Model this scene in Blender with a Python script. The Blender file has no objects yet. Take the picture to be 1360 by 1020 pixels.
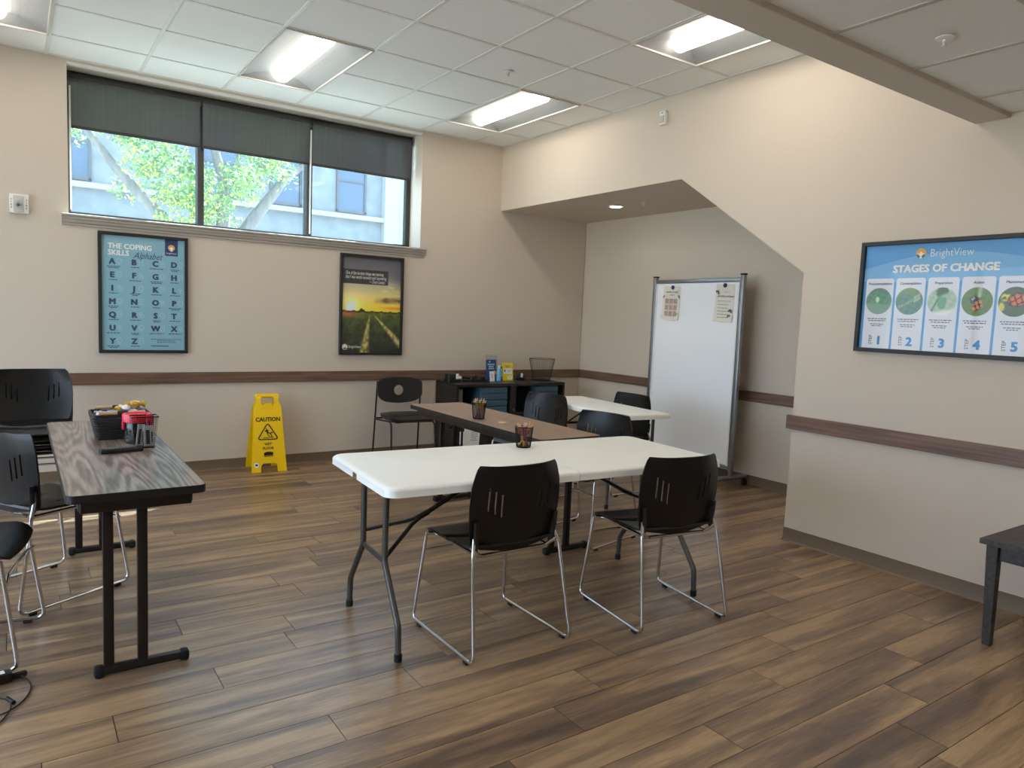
import bpy, bmesh, math, random
import numpy as np
from mathutils import Vector, Matrix
random.seed(7)
C = bpy.context.scene.collection
PI = math.pi

# ------------------------------------------------------------------ camera, world, sun, exposure
scn = bpy.context.scene
cam_d = bpy.data.cameras.new('camera'); cam = bpy.data.objects.new('camera', cam_d); C.objects.link(cam)
cam_d.sensor_width = 36.0; cam_d.sensor_fit = 'HORIZONTAL'; cam_d.lens = 36.0 * 954.54 / 1360
cam_d.clip_start = .05; cam_d.clip_end = 300
_yaw, _pitch, _roll = .6058, -.0917, .0419
_f = Vector((math.sin(_yaw)*math.cos(_pitch), math.cos(_yaw)*math.cos(_pitch), math.sin(_pitch)))
_r = Vector((math.cos(_yaw), -math.sin(_yaw), 0)); _u = _r.cross(_f)
_r2 = _r*math.cos(_roll) + _u*math.sin(_roll); _u2 = -_r*math.sin(_roll) + _u*math.cos(_roll)
cam.matrix_world = Matrix(((_r2.x, _u2.x, -_f.x, -4.2427), (_r2.y, _u2.y, -_f.y, -6.4631),
                           (_r2.z, _u2.z, -_f.z, 1.4123), (0, 0, 0, 1)))
scn.camera = cam

SKY_STRENGTH = 2.2
SUN_STRENGTH = 12.0
LENS_STRENGTH = 4.8
EXPOSURE = 1.65
w = bpy.data.worlds.new('world'); scn.world = w; w.use_nodes = True
wn = w.node_tree.nodes; bg = wn['Background']
bg.inputs[0].default_value = (.70, .83, 1.0, 1); bg.inputs[1].default_value = SKY_STRENGTH
sun_d = bpy.data.lights.new('sun', 'SUN'); sun = bpy.data.objects.new('sun', sun_d); C.objects.link(sun)
sun_d.energy = SUN_STRENGTH; sun_d.angle = .009; sun_d.color = (1, .95, .86)
sun.rotation_euler = Vector((-1.75, -1.0, -1.98)).to_track_quat('-Z', 'Y').to_euler()
sun.location = (12, 10, 14)
scn.view_settings.view_transform = 'Standard'; scn.view_settings.look = 'None'
scn.view_settings.gamma = 1; scn.view_settings.use_curve_mapping = False
scn.view_settings.exposure = EXPOSURE

# ------------------------------------------------------------------ helpers: colour and materials
def lin(r, g, b):
    f = lambda v: (v/255/12.92) if v/255 <= .04045 else ((v/255+.055)/1.055)**2.4
    return (f(r), f(g), f(b), 1)

def mat(name, rgb, rough=.5, metal=0, spec=.5, emit=None, strength=0, coat=0, bump=0, bscale=200):
    m = bpy.data.materials.new(name); m.use_nodes = True
    nt = m.node_tree; p = nt.nodes['Principled BSDF']
    p.inputs['Base Color'].default_value = lin(*rgb); p.inputs['Roughness'].default_value = rough
    p.inputs['Metallic'].default_value = metal; p.inputs['Specular IOR Level'].default_value = spec
    p.inputs['Coat Weight'].default_value = coat
    if emit:
        p.inputs['Emission Color'].default_value = lin(*emit); p.inputs['Emission Strength'].default_value = strength
    if bump:
        t = nt.nodes.new('ShaderNodeTexCoord'); n = nt.nodes.new('ShaderNodeTexNoise'); b = nt.nodes.new('ShaderNodeBump')
        n.inputs['Scale'].default_value = bscale; b.inputs['Strength'].default_value = bump; b.inputs['Distance'].default_value = .002
        nt.links.new(t.outputs['Object'], n.inputs['Vector']); nt.links.new(n.outputs[0], b.inputs['Height'])
        nt.links.new(b.outputs[0], p.inputs['Normal'])
    return m

def noisy(name, stops, scale=(1, 1, 1), nscale=8, detail=6, dist=0, rough=.4, rnd=False, spec=.5, bump=0, coord='Object', wave=None, coat=0):
    """A procedural noise (optionally wave/ring) ramped through colour stops [(pos, rgb), ...]."""
    m = bpy.data.materials.new(name); m.use_nodes = True
    nt = m.node_tree; N = nt.nodes; L = nt.links.new; p = N['Principled BSDF']
    p.inputs['Roughness'].default_value = rough; p.inputs['Specular IOR Level'].default_value = spec; p.inputs['Coat Weight'].default_value = coat; p.inputs['Coat Roughness'].default_value = .12
    t = N.new('ShaderNodeTexCoord'); mp = N.new('ShaderNodeMapping'); mp.inputs['Scale'].default_value = scale
    L(t.outputs[coord], mp.inputs['Vector'])
    vec = mp.outputs[0]
    if rnd:
        oi = N.new('ShaderNodeObjectInfo'); ml = N.new('ShaderNodeMath'); ml.operation = 'MULTIPLY'; ml.inputs[1].default_value = 97.0
        cb = N.new('ShaderNodeCombineXYZ'); va = N.new('ShaderNodeVectorMath'); va.operation = 'ADD'
        L(oi.outputs['Random'], ml.inputs[0]); L(ml.outputs[0], cb.inputs[0]); L(ml.outputs[0], cb.inputs[1]); L(ml.outputs[0], cb.inputs[2])
        L(vec, va.inputs[0]); L(cb.outputs[0], va.inputs[1]); vec = va.outputs[0]
    n = N.new('ShaderNodeTexNoise'); n.inputs['Scale'].default_value = nscale; n.inputs['Detail'].default_value = detail
    n.inputs['Distortion'].default_value = dist
    L(vec, n.inputs['Vector']); fac = n.outputs[0]
    if wave:
        wv = N.new('ShaderNodeTexWave'); wv.wave_type = 'RINGS'; wv.inputs['Scale'].default_value = wave[0]
        wv.inputs['Distortion'].default_value = wave[1]; wv.inputs['Detail'].default_value = 2; wv.inputs['Detail Scale'].default_value = wave[2]
        L(vec, wv.inputs['Vector'])
        mx = N.new('ShaderNodeMath'); mx.operation = 'MULTIPLY_ADD'; mx.inputs[1].default_value = wave[3]
        ad = N.new('ShaderNodeMath'); ad.operation = 'MULTIPLY'; ad.inputs[1].default_value = 1 - wave[3]
        L(fac, ad.inputs[0]); L(wv.outputs[1], mx.inputs[0]); L(ad.outputs[0], mx.inputs[2]); fac = mx.outputs[0]
    r = N.new('ShaderNodeValToRGB'); e = r.color_ramp.elements
    e[0].position, e[0].color = stops[0][0], lin(*stops[0][1]); e[1].position, e[1].color = stops[-1][0], lin(*stops[-1][1])
    for s in stops[1:-1]:
        k = e.new(s[0]); k.color = lin(*s[1])
    L(fac, r.inputs[0]); L(r.outputs[0], p.inputs['Base Color'])
    if bump:
        b = N.new('ShaderNodeBump'); b.inputs['Strength'].default_value = bump; b.inputs['Distance'].default_value = .002
        L(fac, b.inputs['Height']); L(b.outputs[0], p.inputs['Normal'])
    return m

def see_through(name, rgb, amount, rough=.9, streak=0, tint=(1, 1, 1)):
    """Cloth or clear plastic: diffuse surface with a share of straight transmission."""
    m = bpy.data.materials.new(name); m.use_nodes = True; nt = m.node_tree; N = nt.nodes; L = nt.links.new
    p = N['Principled BSDF']; p.inputs['Base Color'].default_value = lin(*rgb); p.inputs['Roughness'].default_value = rough
    tr = N.new('ShaderNodeBsdfTransparent'); tr.inputs[0].default_value = (*tint, 1)
    mx = N.new('ShaderNodeMixShader'); mx.inputs[0].default_value = amount
    L(p.outputs[0], mx.inputs[1]); L(tr.outputs[0], mx.inputs[2]); L(mx.outputs[0], N['Material Output'].inputs[0])
    if streak:
        t = N.new('ShaderNodeTexCoord'); mp = N.new('ShaderNodeMapping'); mp.inputs['Scale'].default_value = (60, 1, 1.2)
        n = N.new('ShaderNodeTexNoise'); n.inputs['Scale'].default_value = 1.5; n.inputs['Detail'].default_value = 4
        mr = N.new('ShaderNodeMapRange'); mr.inputs[1].default_value = .35; mr.inputs[2].default_value = .75
        mr.inputs[3].default_value = amount*.4; mr.inputs[4].default_value = amount*1.7
        L(t.outputs['Object'], mp.inputs[0]); L(mp.outputs[0], n.inputs['Vector']); L(n.outputs[0], mr.inputs[0]); L(mr.outputs[0], mx.inputs[0])
    return m

def glass(name, tint=(.86, .96, 1.0), ior=1.45, rough=0.0, haze=0):
    m = bpy.data.materials.new(name); m.use_nodes = True; nt = m.node_tree; N = nt.nodes; L = nt.links.new
    N.remove(N['Principled BSDF'])
    tr = N.new('ShaderNodeBsdfTransparent'); tr.inputs[0].default_value = (*tint, 1)
    g = N.new('ShaderNodeBsdfGlossy'); g.inputs['Roughness'].default_value = rough
    lw = N.new('ShaderNodeLayerWeight'); lw.inputs[0].default_value = .5
    pw = N.new('ShaderNodeMath'); pw.operation = 'POWER'; pw.inputs[1].default_value = 4.5
    fr = N.new('ShaderNodeMath'); fr.operation = 'MULTIPLY_ADD'; fr.inputs[1].default_value = .9; fr.inputs[2].default_value = ((ior-1)/(ior+1))**2
    mx = N.new('ShaderNodeMixShader')
    L(lw.outputs['Facing'], pw.inputs[0]); L(pw.outputs[0], fr.inputs[0])
    L(fr.outputs[0], mx.inputs[0]); L(tr.outputs[0], mx.inputs[1]); L(g.outputs[0], mx.inputs[2]); out = mx.outputs[0]
    if haze:
        tl = N.new('ShaderNodeBsdfTranslucent'); tl.inputs[0].default_value = (.75, .88, 1, 1); m2 = N.new('ShaderNodeMixShader'); m2.inputs[0].default_value = haze  # translucent share paints a bluish glare haze into the pane
        L(out, m2.inputs[1]); L(tl.outputs[0], m2.inputs[2]); out = m2.outputs[0]
    L(out, N['Material Output'].inputs[0])
    return m

def print_mat(name, rough=.5):
    """Flat printed picture: colours from the mesh's own colour layer."""
    m = bpy.data.materials.new(name); m.use_nodes = True; nt = m.node_tree
    a = nt.nodes.new('ShaderNodeAttribute'); a.attribute_name = 'print'
    nt.links.new(a.outputs['Color'], nt.nodes['Principled BSDF'].inputs['Base Color'])
    nt.nodes['Principled BSDF'].inputs['Roughness'].default_value = rough
    return m

# ------------------------------------------------------------------ helpers: geometry
def fillet(pts, r, n=5):
    """Round the inner corners of a polyline."""
    P = [Vector(p) for p in pts]; out = [P[0]]
    for a, b, c in zip(P, P[1:], P[2:]):
        d1 = (a-b).normalized(); d2 = (c-b).normalized(); ang = d1.angle(d2)
        if ang > PI-.02: out.append(b); continue
        t = min(r/math.tan(ang/2), (a-b).length*.49, (c-b).length*.49)
        p1, p2 = b+d1*t, b+d2*t
        for k in range(n+1):
            s = k/n; out.append(p1*(1-s)**2 + b*2*s*(1-s) + p2*s*s)
    out.append(P[-1]); return out

class MB:
    def __init__(s): s.bm = bmesh.new(); s.mi = 0
    def _fin(s, faces):
        for f in faces: f.material_index = s.mi
    def face(s, pts):
        f = s.bm.faces.new([s.bm.verts.new(p) for p in pts]); f.material_index = s.mi; return f
    def box(s, c, d, bevel=0, rot=None, seg=2, taper=1.0):
        r = bmesh.ops.create_cube(s.bm, size=1); vs = r['verts']
        for v in vs:
            k = taper if v.co.z < 0 else 1
            v.co = Vector((v.co.x*d[0]*k, v.co.y*d[1]*k, v.co.z*d[2]))
        fs = {f for v in vs for f in v.link_faces}
        if bevel:
            es = {e for f in fs for e in f.edges}
            rb = bmesh.ops.bevel(s.bm, geom=list(es), offset=bevel, segments=seg, profile=.5, affect='EDGES')
            fs = set(rb['faces']) | {f for f in fs if f.is_valid}
            vs = list({v for f in fs for v in f.verts})
        M = Matrix.Translation(Vector(c)) @ (rot.to_4x4() if rot is not None else Matrix())
        for v in vs: v.co = M @ v.co
        s._fin(fs); return s
    def tube(s, pts, r, seg=8, closed=False, r1=None, caps=True, flat=1.0):
        P = [Vector(p) for p in pts]; n = len(P); rings = []
        nrm = None
        for i, p in enumerate(P):
            if closed: t = (P[(i+1) % n]-P[i-1]).normalized()
            elif i == 0: t = (P[1]-P[0]).normalized()
            elif i == n-1: t = (P[-1]-P[-2]).normalized()
            else: t = ((P[i+1]-P[i]).normalized()+(P[i]-P[i-1]).normalized()).normalized()
            if nrm is None:
                nrm = t.orthogonal().normalized() if abs(t.z) > .9 else t.cross(Vector((0, 0, 1))).normalized()
            nrm = (nrm - t*nrm.dot(t)).normalized(); b = t.cross(nrm)
            rr = r if r1 is None else r+(r1-r)*i/(n-1)
            rings.append([s.bm.verts.new(p+nrm*math.cos(2*PI*k/seg+PI/seg)*rr+b*math.sin(2*PI*k/seg+PI/seg)*rr*flat) for k in range(seg)])
        fs = []
        m = n if closed else n-1
        for i in range(m):
            A, B = rings[i], rings[(i+1) % n]
            for k in range(seg): fs.append(s.bm.faces.new((A[k], A[(k+1) % seg], B[(k+1) % seg], B[k])))
        if not closed and caps:
            fs.append(s.bm.faces.new(rings[0][::-1])); fs.append(s.bm.faces.new(rings[-1]))
        s._fin(fs); return s
    def bar(s, p0, p1, wd, ht):
        """Rectangular bar from p0 to p1."""
        p0, p1 = Vector(p0), Vector(p1); t = (p1-p0)
        q = t.to_track_quat('Z', 'Y').to_matrix()
        return s.box((p0+p1)/2, (wd, ht, t.length), rot=q, bevel=min(wd, ht)*.12, seg=1)
    def lathe(s, prof, seg=24, c=(0, 0, 0), sx=1, sy=1):
        rings = [[s.bm.verts.new((c[0]+r*sx*math.cos(2*PI*k/seg), c[1]+r*sy*math.sin(2*PI*k/seg), c[2]+z)) for k in range(seg)] for r, z in prof]
        fs = []
        for A, B in zip(rings, rings[1:]):
            for k in range(seg): fs.append(s.bm.faces.new((A[k], A[(k+1) % seg], B[(k+1) % seg], B[k])))
        if prof[0][0] > 1e-4: fs.append(s.bm.faces.new(rings[0][::-1]))
        if prof[-1][0] > 1e-4: fs.append(s.bm.faces.new(rings[-1]))
        s._fin(fs); return s
    def prism(s, poly, f0, f1, holes=None):
        """Extrude a 2-D polygon: f0/f1 map (u,v) to 3-D on the two faces."""
        a = [s.bm.verts.new(f0(u, v)) for u, v in poly]; b = [s.bm.verts.new(f1(u, v)) for u, v in poly]
        fs = [s.bm.faces.new(a[::-1]), s.bm.faces.new(b)]
        n = len(poly)
        for i in range(n): fs.append(s.bm.faces.new((a[i], a[(i+1) % n], b[(i+1) % n], b[i])))
        s._fin(fs); return s
    def plate(s, poly, z0, z1):
        return s.prism(poly, lambda u, v: (u, v, z0), lambda u, v: (u, v, z1))
    def shell(s, P, us, vs, th, skip=lambda i, j: False):
        """Curved sheet of thickness th over a u/v grid, with walls along every open edge."""
        def nrm(u, v, e=1e-3):
            a = Vector(P(min(u+e, us[-1]), v))-Vector(P(max(u-e, us[0]), v)); b = Vector(P(u, min(v+e, vs[-1])))-Vector(P(u, max(v-e, vs[0])))
            return a.cross(b).normalized()
        T = {}; B = {}
        for i, u in enumerate(us):
            for j, v in enumerate(vs):
                p = Vector(P(u, v)); n = nrm(u, v)
                T[i, j] = s.bm.verts.new(p+n*th/2); B[i, j] = s.bm.verts.new(p-n*th/2)
        fs = []; ec = {}
        for i in range(len(us)-1):
            for j in range(len(vs)-1):
                if skip(i, j): continue
                q = [(i, j), (i+1, j), (i+1, j+1), (i, j+1)]
                fs.append(s.bm.faces.new([T[k] for k in q])); fs.append(s.bm.faces.new([B[k] for k in q[::-1]]))
                for a, b in zip(q, q[1:]+q[:1]): ec[frozenset((a, b))] = ec.get(frozenset((a, b)), [])+[(a, b)]
        for e in ec.values():
            if len(e) == 1:
                a, b = e[0]; fs.append(s.bm.faces.new((T[b], T[a], B[a], B[b])))
        s._fin(fs); return s
    def text(s, st, size, pos, align='CENTER', bold=0, shear=0, f=None, rot=0, sx=1.0):
        """Flat lettering on the local XZ plane, facing -Y, at pos=(x, y, z) of its baseline."""
        cu = bpy.data.curves.new('t', 'FONT'); cu.body = st; cu.size = size; cu.align_x = align; cu.offset = min(bold, 0)*size; cu.shear = shear
        cu.resolution_u = 2; cu.fill_mode = 'FRONT'
        o = bpy.data.objects.new('t', cu); C.objects.link(o)
        dg = bpy.context.evaluated_depsgraph_get(); me = bpy.data.meshes.new_from_object(o.evaluated_get(dg))
        bpy.data.objects.remove(o); bpy.data.curves.remove(cu)
        f = f or (lambda x, y: (pos[0]+x, pos[1], pos[2]+y)); cr, sr = math.cos(rot), math.sin(rot)
        fs = []; bo = max(bold, 0)*size
        for k, (ox, oy) in enumerate([(0, 0)]+([(-bo, 0), (bo, 0), (-bo*.6, bo*.6), (bo*.6, bo*.6), (-bo*.6, -bo*.6), (bo*.6, -bo*.6)] if bo else [])):
            vs = [s.bm.verts.new(Vector(f((v.co.x+ox)*sx*cr-(v.co.y+oy)*sr, (v.co.x+ox)*sx*sr+(v.co.y+oy)*cr))+Vector((0, -.00002*k, 0))) for v in me.vertices]
            for p in me.polygons:
                try: fs.append(s.bm.faces.new([vs[k2] for k2 in p.vertices]))
                except ValueError: pass
        s._fin(fs); bpy.data.meshes.remove(me); return s
    def rect(s, x0, z0, x1, z1, y):
        s.face(((x0, y, z0), (x1, y, z0), (x1, y, z1), (x0, y, z1))); return s
    def disc(s, x, z, r, y, n=16, a0=0, a1=2*PI, ri=0, sx=1.0):
        if ri:
            k = 2*n
            for i in range(n):
                t0, t1 = a0+(a1-a0)*i/n, a0+(a1-a0)*(i+1)/n
                s.face(((x+sx*ri*math.cos(t0), y, z+ri*math.sin(t0)), (x+sx*r*math.cos(t0), y, z+r*math.sin(t0)), (x+sx*r*math.cos(t1), y, z+r*math.sin(t1)), (x+sx*ri*math.cos(t1), y, z+ri*math.sin(t1))))
        else:
            full = a1-a0 > 6.28
            s.face([(x+sx*r*math.cos(a0+(a1-a0)*i/n), y, z+r*math.sin(a0+(a1-a0)*i/n)) for i in range(n if full else n+1)])
        return s
    def mesh(s, name, mats, smooth=40):
        s.bm.normal_update()
        bmesh.ops.recalc_face_normals(s.bm, faces=s.bm.faces[:]) if smooth is not None else None
        me = bpy.data.meshes.new(name); s.bm.to_mesh(me); s.bm.free()
        for m in (mats if isinstance(mats, (list, tuple)) else [mats]): me.materials.append(m)
        if smooth:
            me.polygons.foreach_set('use_smooth', [True]*len(me.polygons)); me.set_sharp_from_angle(angle=math.radians(smooth))
        return me
    def build(s, name, mats, parent=None, smooth=40, loc=None, rz=0):
        return put(name, s.mesh(name, mats, smooth), parent, loc, rz)

def put(name, me, parent=None, loc=None, rz=0):
    o = bpy.data.objects.new(name, me); C.objects.link(o)
    if parent: o.parent = parent
    if loc is not None: o.location = loc
    if rz: o.rotation_euler.z = rz
    return o
def tag(o, label, cat, group=None, kind=None):
    o['label'] = label; o['category'] = cat
    if group: o['group'] = group
    if kind: o['kind'] = kind
    return o
def thing(name, label, cat, loc=(0, 0, 0), rz=0, group=None):
    o = bpy.data.objects.new(name, None); C.objects.link(o); o.empty_display_size = .05
    o.location = loc; o.rotation_euler = (0, 0, rz); return tag(o, label, cat, group)
def struct(o, label, cat): return tag(o, label, cat, kind='structure')
def dup(root, loc, rz, label=None, group=None):
    r = root.copy(); C.objects.link(r); r.location = loc; r.rotation_euler = (0, 0, rz)
    if label: r['label'] = label
    if group: r['group'] = group
    for ch in list(root.children):
        c = ch.copy(); C.objects.link(c); c.parent = r
        for g in list(ch.children):
            d = g.copy(); C.objects.link(d); d.parent = c
    return r
def rrect(w, h, r, n=5, cx=0, cy=0):
    out = []
    for sx, sy, a in ((1, 1, 0), (-1, 1, PI/2), (-1, -1, PI), (1, -1, 3*PI/2)):
        for k in range(n+1):
            t = a+PI/2*k/n; out.append((cx+sx*(w/2-r)+r*math.cos(t), cy+sy*(h/2-r)+r*math.sin(t)))
    return out
def picture(name, w, h, nu, nv, fn, parent, m, y, x0=None, z0=None):
    """A flat print: grid whose colour layer is fn(U, V) -> sRGB 0-255 arrays; stands on local XZ facing -Y."""
    U, V = np.meshgrid(np.linspace(0, 1, nu), np.linspace(0, 1, nv)); col = np.clip(fn(U, V), 0, 255)/255
    L = np.where(col <= .04045, col/12.92, ((col+.055)/1.055)**2.4)
    x0 = -w/2 if x0 is None else x0; z0 = -h/2 if z0 is None else z0
    vs = np.stack([x0+U*w, np.full_like(U, y), z0+V*h], -1).reshape(-1, 3)
    fs = [(j*nu+i, j*nu+i+1, (j+1)*nu+i+1, (j+1)*nu+i) for j in range(nv-1) for i in range(nu-1)]
    me = bpy.data.meshes.new(name); me.from_pydata(vs.tolist(), [], fs)
    at = me.color_attributes.new('print', 'FLOAT_COLOR', 'POINT')
    at.data.foreach_set('color', np.concatenate([L.reshape(-1, 3), np.ones((nu*nv, 1))], 1).astype(np.float32).ravel())
    me.materials.append(m); return put(name, me, parent)
# ------------------------------------------------------------------ materials
M = {}
M['wall'] = mat('wall_paint', (208, 195, 179), .75, bump=.08, bscale=160)
M['tile'] = mat('ceiling_tile', (238, 238, 235), .9, bump=.25, bscale=420)
M['tee'] = mat('tee_white', (222, 220, 214), .5)
M['soffit'] = mat('soffit_paint', (206, 197, 186), .8)
M['reflector'] = mat('reflector_white', (150, 153, 154), .6)
M['white_paint'] = mat('white_paint', (235, 233, 228), .45)
M['lens'] = mat('light_lens', (255, 255, 255), .4, emit=(255, 246, 232), strength=LENS_STRENGTH)
M['downlight'] = mat('downlight_lens', (255, 255, 255), .4, emit=(255, 246, 226), strength=14)
def plank_mat(name):
    """Printed vinyl plank: broad tone bands, fine grain and a tone of its own for every plank."""
    m = bpy.data.materials.new(name); m.use_nodes = True; nt = m.node_tree; N = nt.nodes; L = nt.links.new; p = N['Principled BSDF']
    t = N.new('ShaderNodeTexCoord'); oi = N.new('ShaderNodeObjectInfo'); ml = N.new('ShaderNodeMath'); ml.operation = 'MULTIPLY'; ml.inputs[1].default_value = 97
    cb = N.new('ShaderNodeCombineXYZ'); L(oi.outputs['Random'], ml.inputs[0]); L(ml.outputs[0], cb.inputs[0]); L(ml.outputs[0], cb.inputs[1]); L(ml.outputs[0], cb.inputs[2])
    def nz(sc, scale, det, dist, rough=.5):
        mp = N.new('ShaderNodeMapping'); mp.inputs['Scale'].default_value = sc; va = N.new('ShaderNodeVectorMath'); va.operation = 'ADD'
        n = N.new('ShaderNodeTexNoise'); n.inputs['Scale'].default_value = scale; n.inputs['Detail'].default_value = det; n.inputs['Distortion'].default_value = dist; n.inputs['Roughness'].default_value = rough
        L(t.outputs['Object'], mp.inputs[0]); L(mp.outputs[0], va.inputs[0]); L(cb.outputs[0], va.inputs[1]); L(va.outputs[0], n.inputs['Vector']); return n.outputs[0]
    big = nz((.50, 6.0, 6), 1.4, 5, .8); fine = nz((5, 70, 70), 1.6, 6, .4, .65); knot = nz((1.6, 9, 9), 1.1, 2, 2.5)
    s1 = N.new('ShaderNodeMath'); s1.operation = 'MULTIPLY_ADD'; s1.inputs[1].default_value = .34; L(fine, s1.inputs[0]); L(big, s1.inputs[2])
    s2 = N.new('ShaderNodeMath'); s2.operation = 'MULTIPLY_ADD'; s2.inputs[1].default_value = .20; L(knot, s2.inputs[0]); L(s1.outputs[0], s2.inputs[2])
    s3 = N.new('ShaderNodeMath'); s3.operation = 'SUBTRACT'; s3.inputs[1].default_value = .27; L(s2.outputs[0], s3.inputs[0])
    r = N.new('ShaderNodeValToRGB'); e = r.color_ramp.elements
    st = [(.27, (88, 71, 61)), (.40, (114, 92, 75)), (.52, (144, 117, 89)), (.64, (176, 145, 109)), (.78, (138, 116, 95))]
    e[0].position, e[0].color = st[0][0], lin(*st[0][1]); e[1].position, e[1].color = st[-1][0], lin(*st[-1][1])
    for q_, c_ in st[1:-1]: k = e.new(q_); k.color = lin(*c_)
    L(s3.outputs[0], r.inputs[0])
    h = N.new('ShaderNodeHueSaturation'); mr = N.new('ShaderNodeMapRange'); mr.inputs[3].default_value = .90; mr.inputs[4].default_value = 1.10
    L(oi.outputs['Random'], mr.inputs[0]); L(mr.outputs[0], h.inputs['Value']); L(r.outputs[0], h.inputs['Color']); L(h.outputs[0], p.inputs['Base Color'])
    p.inputs['Roughness'].default_value = .33; p.inputs['Specular IOR Level'].default_value = .7
    bp = N.new('ShaderNodeBump'); bp.inputs['Strength'].default_value = .06; bp.inputs['Distance'].default_value = .002; L(fine, bp.inputs['Height']); L(bp.outputs[0], p.inputs['Normal'])
    return m
M['plank'] = plank_mat('vinyl_plank')
M['joint'] = mat('plank_joint', (40, 32, 27), .8)
M['rail'] = noisy('rail_walnut', [(.3, (92, 68, 56)), (.5, (114, 86, 71)), (.7, (132, 102, 84))], scale=(1.2, 30, 30), nscale=2, rough=.45)
M['base'] = mat('baseboard_vinyl', (112, 94, 74), .45)
M['sill'] = mat('sill_paint', (176, 168, 157), .45)
M['alu'] = mat('window_alu', (74, 72, 70), .4, .6)
M['glass'] = glass('window_glass', (.74, .87, .95), 1.2, haze=.018)
M['glass2'] = glass('fill_window_glass', (.95, .98, 1.0))
M['blind'] = see_through('blind_cloth', (92, 94, 96), .16, streak=1)
M['blind_bar'] = mat('blind_bar', (48, 48, 50), .5)
M['black'] = mat('black_plastic', (24, 24, 26), .42)
M['black2'] = mat('black_satin', (30, 29, 29), .35)
M['chair'] = mat('chair_plastic', (13, 13, 14), .36, spec=.45, bump=.05, bscale=900)
M['chrome'] = mat('chrome', (215, 215, 218), .12, 1)
M['darkmetal'] = mat('dark_brown_metal', (38, 32, 29), .4, .3)
M['greytube'] = mat('grey_tube', (88, 87, 84), .4, .5)
M['rubber'] = mat('rubber', (18, 18, 18), .7)
M['whitetop'] = mat('white_moulded_top', (247, 247, 242), .42, bump=.06, bscale=500)
def grain_mat(name):
    """Cathedral wood grain: contour lines of a smooth field stretched along the board."""
    m = bpy.data.materials.new(name); m.use_nodes = True; nt = m.node_tree; N = nt.nodes; L = nt.links.new; p = N['Principled BSDF']
    t = N.new('ShaderNodeTexCoord'); mp = N.new('ShaderNodeMapping'); mp.inputs['Scale'].default_value = (5.0, .36, 1); L(t.outputs['Object'], mp.inputs[0])
    n = N.new('ShaderNodeTexNoise'); n.inputs['Scale'].default_value = 1.25; n.inputs['Detail'].default_value = 1.2; n.inputs['Roughness'].default_value = .35; L(mp.outputs[0], n.inputs['Vector'])
    k = N.new('ShaderNodeMath'); k.operation = 'MULTIPLY'; k.inputs[1].default_value = 110; L(n.outputs[0], k.inputs[0])
    s = N.new('ShaderNodeMath'); s.operation = 'SINE'; L(k.outputs[0], s.inputs[0])
    mp2 = N.new('ShaderNodeMapping'); mp2.inputs['Scale'].default_value = (70, 5, 1); L(t.outputs['Object'], mp2.inputs[0])
    n2 = N.new('ShaderNodeTexNoise'); n2.inputs['Scale'].default_value = 1.0; n2.inputs['Detail'].default_value = 4; L(mp2.outputs[0], n2.inputs['Vector'])
    ma = N.new('ShaderNodeMath'); ma.operation = 'MULTIPLY_ADD'; ma.inputs[1].default_value = .16; L(s.outputs[0], ma.inputs[0]); L(n2.outputs[0], ma.inputs[2])
    r = N.new('ShaderNodeValToRGB'); e = r.color_ramp.elements; e[0].position = .30; e[0].color = lin(92, 76, 68); e[1].position = .72; e[1].color = lin(168, 152, 142)
    L(ma.outputs[0], r.inputs[0]); L(r.outputs[0], p.inputs['Base Color'])
    p.inputs['Roughness'].default_value = .30; p.inputs['Specular IOR Level'].default_value = .7; p.inputs['Coat Weight'].default_value = .3; p.inputs['Coat Roughness'].default_value = .14
    return m
M['laminate'] = grain_mat('walnut_laminate')
M['laminate2'] = noisy('brown_laminate', [(.3, (142, 116, 98)), (.7, (160, 132, 112))], scale=(14, 1.2, 5), nscale=2, rough=.36)
M['charcoal_wood'] = noisy('charcoal_wood', [(.3, (44, 41, 39)), (.55, (60, 56, 53)), (.75, (84, 78, 73))], scale=(2, 26, 26), nscale=2, rough=.45)
M['silver'] = mat('silver_frame', (150, 152, 155), .35, .75)
M['board'] = mat('whiteboard_face', (248, 250, 252), .18)
M['paper'] = mat('cream_paper', (232, 226, 212), .7)
M['ink'] = mat('dark_ink', (52, 50, 48), .7)
M['yellow'] = mat('sign_yellow', (255, 208, 6), .4)
M['blackprint'] = mat('black_print', (22, 20, 18), .6)
M['whiteprint'] = mat('white_print', (240, 240, 238), .6)
M['frame_black'] = mat('poster_frame', (30, 30, 32), .5)

H = 3.1875; GX = -3.4129; GY = -.4808; T = .6096; ZN = 2.565; YB = -4.58

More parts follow.
